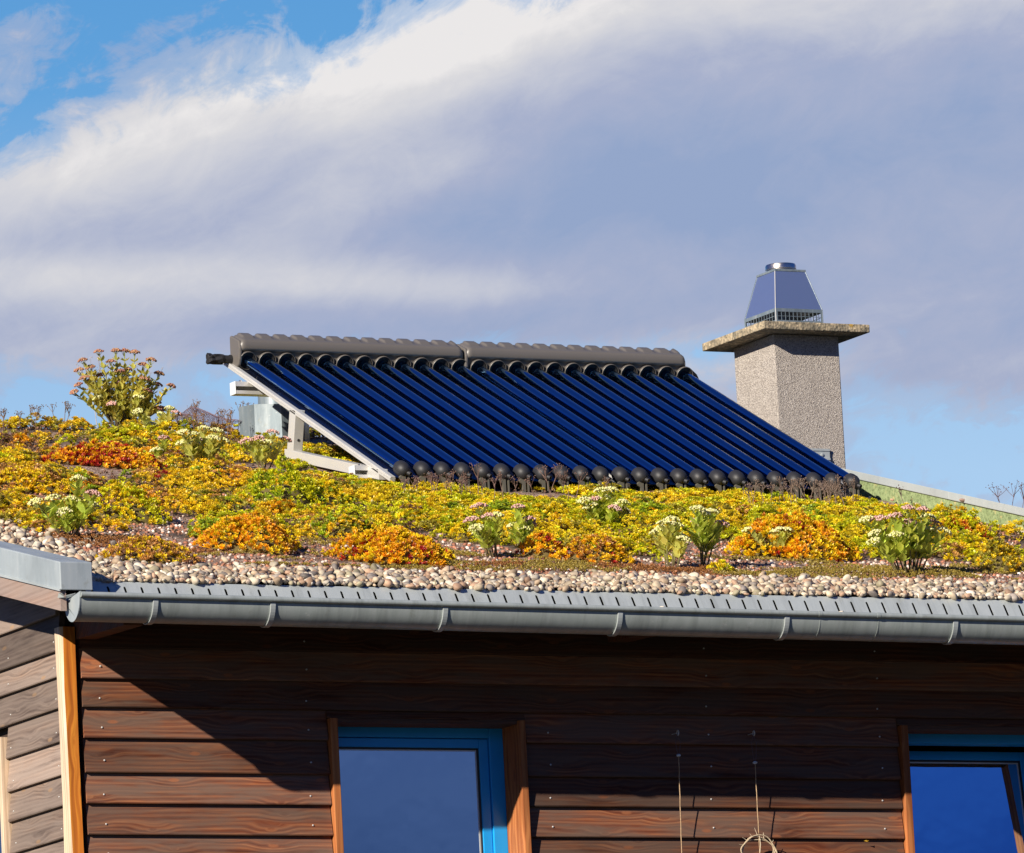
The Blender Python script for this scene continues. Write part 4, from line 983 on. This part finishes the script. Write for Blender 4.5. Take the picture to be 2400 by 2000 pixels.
# ------------------------------------------------------------------ chimney behind the right verge
CX, CY = 17.462, 31.27; CWx, CWy = .330, .372; ZT = 7.784
ch = empty('chimney', (CX+CWx/2, CY+CWy/2, 6.6), 'pebbledashed chimney with concrete slab and steel cowl', 'chimney')
mb = MB(); mb.box(CX, CX+CWx, CY, CY+CWy, 5.0, ZT); build(mb, 'shaft', M_['dash'], ch, bevel=.006)
ov = .103
mb = MB(); mb.box(CX-ov, CX+CWx+ov, CY-ov, CY+CWy+ov, ZT+.001, ZT+.037); slab = build(mb, 'slab', M_['slab'], ch, bevel=.004)
sl = ZT+.037
cw = MB()
# cowl: flared hood on a wire grille skirt
bx0, bx1, by0, by1 = CX-ov+.070, CX-ov+.070+.236, CY-ov+.012, CY-ov+.012+.285
tx0, tx1, ty0, ty1 = bx0+.041, bx1-.041, by0+.059, by1-.059
z0, z1, z2 = sl, sl+.061, sl+.240
mb = MB(); mb.add([(bx0,by0,z1),(bx1,by0,z1),(bx1,by1,z1),(bx0,by1,z1),(tx0,ty0,z2),(tx1,ty0,z2),(tx1,ty1,z2),(tx0,ty1,z2)], [(0,1,5,4),(1,2,6,5),(2,3,7,6),(3,0,4,7)])
cowl = build(mb, 'cowl', M_['steel'], ch); cowl.modifiers.new('solid', 'SOLIDIFY').thickness = .002
mb = MB(); mb.box(tx0-.002, tx1+.002, ty0-.002, ty1+.002, z2, z2+.010); build(mb, 'top_plate', M_['galv'], cowl, bevel=.001)
mb = MB(); cc_ = ((tx0+tx1)/2, (ty0+ty1)/2, z2+.008); mb.lathe(cc_, (0, 0, 1), [(0, .066), (.012, .067), (.014, .069), (.030, .0685), (.036, .066), (.036, .060), (.020, .058)], 28, cap=False); mb.lathe((cc_[0], cc_[1], z2+.02), (0, 0, 1), [(0, .058), (.001, .058)], 28)
build(mb, 'flue_collar', M_['collar'], cowl, smooth='auto')
mb = MB()
for (ax0, ay0, ax1, ay1) in ((bx0, by0, bx1, by0), (bx1, by0, bx1, by1), (bx1, by1, bx0, by1), (bx0, by1, bx0, by0)):
    d = np.array([ax1-ax0, ay1-ay0, 0]); Lh = np.linalg.norm(d); d /= Lh; nrm = np.array([d[1], -d[0], 0]); zv = np.array([0, 0, 1.0])
    P0 = np.array([ax0, ay0, 0])
    def bar(s0, s1, za, zb, th=.0012): mb.obox(P0+d*(s0+s1)/2+zv*(za+zb)/2, d, nrm, zv, (s1-s0)/2, th, (zb-za)/2)
    bar(0.0005, Lh-.0005, z1-.015, z1, .0014); bar(0, .009, z0, z1-.015); bar(Lh-.009, Lh, z0, z1-.015); bar(.009, Lh-.009, z0, z0+.008); bar(.009, Lh-.009, z0+.0255, z0+.0275, .0010)
    nb = 11
    for k in range(1, nb): s = .009+(Lh-.018)*k/nb; bar(s-.0012, s+.0012, z0+.008, z1-.015, .0008)
build(mb, 'grille', M_['galv'], cowl)
for (xx, yy, tx_, ty_) in ((bx0, by0, tx0, ty0), (bx1, by0, tx1, ty0), (bx0, by1, tx0, ty1)):
    mb = MB(); mb.tube([(xx, yy, z0), (xx, yy, z1), (tx_, ty_, z2)], .0022, 6); build(mb, 'corner_seam', M_['alu'] if (xx, yy) == (bx0, by0) else M_['galv'], cowl)
# ribbed zinc plate fixed to the chimney
mb = MB(); y_ = CY-.010
for k, (za, zb, yo) in enumerate(((7.262, 7.272, .003), (7.230, 7.262, .0), (7.222, 7.230, .004), (7.190, 7.222, .0), (7.12, 7.19, .003))):
    mb.box(CX+.02, CX+.245, y_-yo, y_+.009, za, zb)
mb.lathe((CX+.205, y_-.001, 7.245), (0, -1, 0), [(0, .007), (.003, .007), (.004, .003)], 10)
build(mb, 'zinc_plate', M_['zinc'], ch)

# ------------------------------------------------------------------ vent cowl and wire netting behind the ridge
p = hit(640, 985, (0, 1, 0), (0, 31.9, 0)); vz = p[2]
vent = empty('roof_vent', (p[0], 31.9, roof_z(31.9)), 'galvanised roof vent pan half hidden behind the collector rail', 'roof vent')
mb = MB(); an = np.linspace(0, 2*math.pi, 9)[:-1]+.55; ct = np.array([p[0]+.005, 31.9])
lo = [(ct[0]+.155*math.cos(a), ct[1]+.155*math.sin(a), roof_z(31.9)-.05) for a in an]; hi = [(ct[0]+.155*math.cos(a), ct[1]+.155*math.sin(a), vz+.052+.010*math.cos(a-2.2)) for a in an]
mb.add(lo+hi, [(i, (i+1) % 8, 8+(i+1) % 8, 8+i) for i in range(8)]); vp = build(mb, 'vent_pan', M_['galv'], vent); vp.modifiers.new('solid', 'SOLIDIFY').thickness = .003
mb = MB(); mb.lathe((ct[0]+.02, ct[1], roof_z(31.9)), (0, 0, 1), [(0, .085), (.20+.052, .085)], 24); build(mb, 'vent_pipe', M_['galv'], vent, smooth='auto')
mb = MB()
nl = hit(395, 985, (0, 1, 0), (0, 32.0, 0)); nr = hit(548, 992, (0, 1, 0), (0, 32.0, 0))
def net(s, q):
    z = (.010+.055*math.sin(math.pi*min(1, s*1.25))**.7*(1-.55*s)+.03*math.exp(-((s-.52)/.12)**2))*(math.sin(math.pi*q)**.6) + .010*math.sin(9*s+5*q)
    return np.array([nl[0]+(nr[0]-nl[0])*s+.02*math.sin(7*q+3*s), 31.92+.26*q+.015*math.sin(6*s), nl[2]*(1-s)+nr[2]*s-.012+z])
ns, nq = 40, 16
for d_ in (-1, 1):
    for k in range(-nq, ns):
        pts = [net((k+i if d_ > 0 else k+nq-i)/ns, i/nq)+rng.normal(0, .0012, 3) for i in range(nq+1) if 0 <= (k+i if d_ > 0 else k+nq-i) <= ns]
        if len(pts) > 1: mb.tube(pts, .00075, 3, cap=False)
tag(build(mb, 'wire_netting', M_['netting'], loc=nl), 'crumpled heap of rusty purple wire netting on the skyline', 'wire netting')

# ------------------------------------------------------------------ loose pebbles
def pebble(p, s, label, cat='pebble', group=None, col=None, k=0):
    v, f_, _ = STONES[k % len(STONES)]; P = v*s*np.array([1.15, .9, .8])
    tag(build_np(P+p, f_, np.tile(col if col is not None else (.62, .55, .44), (len(v), 1)), 'loose_pebble', M_['pebble'], smooth=True, loc=p), label, cat, group)
for k, (px, s, lb) in enumerate(((820, .007, 'tiny pale pebble on the gutter edge left of the middle'), (1548, .011, 'flat cream pebble on the gutter edge in the middle right'), (1800, .008, 'small tan pebble on the gutter edge beside the strip joint'),
                                 (1849, .0065, 'tiny white pebble on the gutter edge just right of the strip joint'), (1966, .0125, 'largest cream pebble lying on the gutter edge at the right'), (2216, .007, 'small white pebble on the mossy gutter edge, farthest right'))):
    x_ = hit(px, 1420, (0, 1, 0), (0, 26.43, 0))[0]; pebble(np.array([x_, 26.418, gz(x_)+.010+s*.45]), s, lb, k=k)
q = hit(2261, 1167, (1, 0, 0), (17.245, 0, 0)); pebble(np.array([17.232, q[1], vt(q[1])-.024]), .017, 'reddish brown pebble stuck on the right verge cap', col=(.36, .24, .19), k=5)

# ------------------------------------------------------------------ cords on the front wall
def cord(xt, zt, zk, xb, label):
    y = YW-.035; root = empty('hanging_cord', (xt, YW, zt), label, 'cord', 'cords hanging on the front wall')
    mb = MB(); ring = [(xt, y-.004+.007*math.cos(a), zt+.010*math.sin(a)) for a in np.linspace(0, 2*math.pi, 14)]; mb.tube(ring, .0018, 5, cap=False); mb.tube([(xt, YW+.02, zt), (xt, y+.002, zt)], .0018, 5)
    build(mb, 'screw_eye', M_['alu'], root)
    mb = MB()
    for s in (-1, 1): mb.tube([(xt, y, zt-.007), (xt+s*.0105, y, zt-.035), (xt+s*.006, y, zk+.02), (xt-.001, y, zk)], .0008, 4)
    build(mb, 'wire_loop', M_['netting'], root)
    mb = MB(); mb.lathe((xt-.0085, y, zk), (1, 0, .1), [(0, .003), (.004, .0055), (.012, .0055), (.017, .003)], 8); build(mb, 'clamp', M_['alu_white'], root)
    mb = MB(); z = np.linspace(zk-.004, 4.45, 24); mb.tube([(xt+(xb-xt)*(zk-q_)/(zk-4.94)+.0006*math.sin(q_*60), y, q_) for q_ in z], .0018, 6, 0, (.44, .30, .18)); build(mb, 'rope', M_['stem'], root)
cord(14.548, 5.3925, 5.307, 14.5385, 'straight hanging cord without a wreath, nearer the closed window')
cord(14.873, 5.3943, 5.2825, 14.8715, 'hanging cord carrying the twig ring, nearer the tilted window')
mb = MB(); cx_, cz_ = 14.864, 4.945
for j in range(3):
    mb.tube([(cx_+(.066+.004*j)*math.cos(a)+.003*math.sin(5*a+j), YW-.035-.004*j, cz_+(.050+.005*j)*math.sin(a)+.004*math.sin(3*a+2*j)) for a in np.linspace(0, 2*math.pi, 36)], .0022, 5, 0, (.55, .44, .30), cap=False)
for a, l_ in ((2.3, .022), (2.7, .02), (1.55, .035), (1.9, .018), (1.2, .02), (.6, .016)):
    b_ = np.array([cx_+.070*math.cos(a), YW-.04, cz_+.056*math.sin(a)]); mb.tube([b_, b_+np.array([math.cos(a+.5)*l_, -.004, math.sin(a+.3)*l_])], [.0016, .0008], 4, 0, (.6, .5, .36))
mb.tube([(14.8705, YW-.042, 5.004), (14.872, YW-.044, 4.97), (14.868, YW-.036, 4.92)], .0014, 4, 0, (.6, .5, .36))
tag(build(mb, 'twig_wreath', M_['stem'], loc=(cx_, YW-.035, cz_)), 'pale twig ring tied to the hanging cord', 'wreath')
mb = MB(); q = hit(2030, 1972, (0, 1, 0), (0, YW, 0)); q[1] = YW-.001
mb.add([q+np.array(v_) for v_ in ((-.011, 0, .001), (-.003, -.004, .004), (.012, 0, .003), (.002, -.006, -.003))], [(0, 1, 3), (1, 2, 3)], 0, (.62, .36, .03))
tag(build(mb, 'dead_leaf', M_['bigleaf'], loc=q), 'yellow dead leaf caught under a cladding board near the right window', 'leaf')

# ------------------------------------------------------------------ light and sky
sd = np.array([-1.90, -1.0, .93]); sd /= np.linalg.norm(sd)
sun = bpy.data.lights.new('sun', 'SUN'); sun.energy = 5.0; sun.angle = R(.5); sun.color = (1.0, .91, .78)
so = bpy.data.objects.new('sun', sun); COL.objects.link(so); so.rotation_euler = Vector(sd).to_track_quat('Z', 'Y').to_euler(); so.location = (0, 0, 20)
W = bpy.data.worlds.new('World'); S.world = W; W.use_nodes = True; nt = W.node_tree; nt.nodes.clear()
class WN(NT):
    def __init__(s): s.t = nt
w = WN()
out = w.n('ShaderNodeOutputWorld'); bg = w.n('ShaderNodeBackground'); w.l(bg.outputs[0], out.inputs[0])
sky = w.n('ShaderNodeTexSky', sky_type='NISHITA'); sky.sun_disc = False; sky.sun_elevation = math.asin(sd[2]); sky.sun_rotation = math.atan2(sd[0], sd[1])
sky.altitude = 100; sky.air_density = 1.0; sky.dust_density = .6; sky.ozone_density = 2.0
tc = w.n('ShaderNodeTexCoord').outputs['Generated']
def dotv(v):
    d = w.n('ShaderNodeVectorMath', operation='DOT_PRODUCT'); w.l(tc, d.inputs[0]); d.inputs[1].default_value = tuple(v); return d.outputs['Value']
hx = (Rt0*1.0)                      # a fixed compass direction (east-south-east)
uu = dotv(hx); vv = dotv((0, 0, 1.0)); ff = dotv((math.sin(PSI), math.cos(PSI), 0))
cuv = w.n('ShaderNodeCombineXYZ'); w.l(uu, cuv.inputs[0]); w.l(w.math('MULTIPLY', vv, 1.9), cuv.inputs[1]); w.l(ff, cuv.inputs[2])
def pxuv(x, y): d = ray(x, y); return float(d@hx), float(d[2])
def blob(x, y, rx, ry, rot=0.0):
    """soft cloud bank round a sky direction (azimuth offset, height)"""
    u0, v0 = pxuv(x, y); a = w.math('SUBTRACT', uu, u0); b = w.math('SUBTRACT', vv, v0); c_, s_ = math.cos(rot), math.sin(rot)
    p_ = w.math('MULTIPLY', w.math('ADD', w.math('MULTIPLY', a, c_), w.math('MULTIPLY', b, s_)), FPX/rx); q_ = w.math('MULTIPLY', w.math('SUBTRACT', w.math('MULTIPLY', b, c_), w.math('MULTIPLY', a, s_)), FPX/ry)
    r2 = w.math('ADD', w.math('MULTIPLY', p_, p_), w.math('MULTIPLY', q_, q_)); r2 = w.math('ADD', r2, w.math('MULTIPLY', ff, 0.0))
    g = w.math('POWER', 2.718, w.math('MULTIPLY', r2, -1.0)); return w.math('MULTIPLY', g, w.math('GREATER_THAN', ff, .2))
def wsum(terms, c0=0.0):
    s_ = None
    for g_, k_ in terms:
        x_ = w.math('MULTIPLY', g_, k_); s_ = x_ if s_ is None else w.math('ADD', s_, x_)
    return w.math('ADD', s_, c0)
def lin(x, y, dx, dy, unit):
    """signed distance (in units) from a straight cloud front through two sky directions"""
    A = np.array(pxuv(x, y)); B = np.array(pxuv(x+dx, y+dy)); d_ = (B-A)/np.linalg.norm(B-A); n_ = np.array([d_[1], -d_[0]])
    return wsum([(uu, n_[0]*FPX/unit), (vv, n_[1]*FPX/unit)], -float(n_@A)*FPX/unit)
def band(sig, c, wd):
    x_ = w.math('DIVIDE', w.math('SUBTRACT', sig, c), wd); return w.math('POWER', 2.718, w.math('MULTIPLY', w.math('MULTIPLY', x_, x_), -1.0))
def cvec(ku, kv, kr=0.0):
    c = w.n('ShaderNodeCombineXYZ'); w.l(w.math('MULTIPLY', w.math('ADD', uu, w.math('MULTIPLY', vv, kr)), ku), c.inputs[0]); w.l(w.math('MULTIPLY', w.math('SUBTRACT', vv, w.math('MULTIPLY', uu, .22)), kv), c.inputs[1]); w.l(ff, c.inputs[2]); return c.outputs[0]
streak = w.noise(cvec(14, 42), 1.0, 7, .55, .5); puff = w.noise(cvec(60, 85), 1.0, 8, .62, .7); wisp = w.noise(cvec(150, 210), 1.0, 6, .65, 1.0); big = w.noise(cvec(9, 15), 1.0, 4, .5, .3)
front = lin(60, 262, 820, -262, 100.0)      # > 0 below the cloud front
c_ = lambda x_: w.math('SUBTRACT', x_, .5)
dens = wsum([(w.math('MINIMUM', front, 2.2), .42), (c_(puff), 1.9), (c_(wisp), .9), (c_(big), .6),
             (blob(40, 50, 260, 120, .2), .85), (blob(380, 30, 160, 50, .2), .30), (blob(2250, 1080, 520, 190, 0), -1.2), (blob(1950, 900, 330, 80, -.2), -.35), (blob(250, 950, 1000, 120, .04), -1.0), (blob(1350, 850, 700, 80, .05), -.55), (blob(2180, 860, 240, 60, .1), .35)], .30)
mask = w.ramp(dens, [(.16, (0, 0, 0)), (.42, (.50, .50, .50)), (.82, (1, 1, 1))], 'EASE')
bright = wsum([(c_(streak), 1.0), (c_(puff), .42), (c_(wisp), .22), (band(front, 1.0, 1.15), .24), (blob(950, 120, 560, 170, .34), .34), (blob(1700, 30, 900, 120, .03), .30), (blob(250, 370, 480, 130, .15), .18), (blob(300, 650, 700, 70, -.03), .34), (blob(1050, 680, 360, 50, -.05), .32), (blob(300, 850, 900, 90, 0), .14), (blob(1400, 620, 500, 70, .05), .08),
               (blob(900, 440, 330, 70, .25), .20), (blob(1750, 420, 900, 200, .10), -.22), (blob(2350, 260, 460, 150, 0), -.12), (blob(1400, 720, 700, 90, 0), -.10), (blob(500, 540, 600, 60, 0), -.10)], .40)
cc = w.ramp(bright, [(.08, (.30, .39, .60)), (.36, (.40, .45, .62)), (.60, (.55, .575, .675)), (.88, (.72, .715, .74)), (1, (.84, .82, .82))])
lift = w.mix(1.0, sky.outputs[0], (.075, .075, .075), 'MULTIPLY')
el = w.ramp(vv, [(.0, (.46, .66, .90)), (.152, (.42, .64, .91)), (.172, (.33, .56, .86)), (.205, (.115, .37, .74)), (.27, (.06, .24, .60)), (.40, (.020, .10, .36)), (1.0, (.010, .045, .20))])
clear = w.mix(.93, lift, el)
fade = w.ramp(vv, [(.0, (1, 1, 1)), (.46, (1, 1, 1)), (.57, (.06, .06, .06)), (1, (.03, .03, .03))])
ahead = w.mix(w.math('MULTIPLY', mask, fade), clear, cc)
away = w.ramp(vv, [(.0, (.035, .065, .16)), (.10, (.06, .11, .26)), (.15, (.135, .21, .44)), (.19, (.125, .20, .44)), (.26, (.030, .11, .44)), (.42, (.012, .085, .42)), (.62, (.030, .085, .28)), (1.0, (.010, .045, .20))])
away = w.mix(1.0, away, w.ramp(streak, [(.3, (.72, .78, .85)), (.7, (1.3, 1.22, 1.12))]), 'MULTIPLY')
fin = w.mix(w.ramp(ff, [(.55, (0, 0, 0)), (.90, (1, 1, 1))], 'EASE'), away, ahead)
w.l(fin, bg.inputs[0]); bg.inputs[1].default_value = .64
S.view_settings.view_transform = 'Standard'; S.view_settings.look = 'None'; S.view_settings.exposure = 0.62; S.view_settings.gamma = 1
S.cycles.max_bounces = 8; S.cycles.transparent_max_bounces = 8
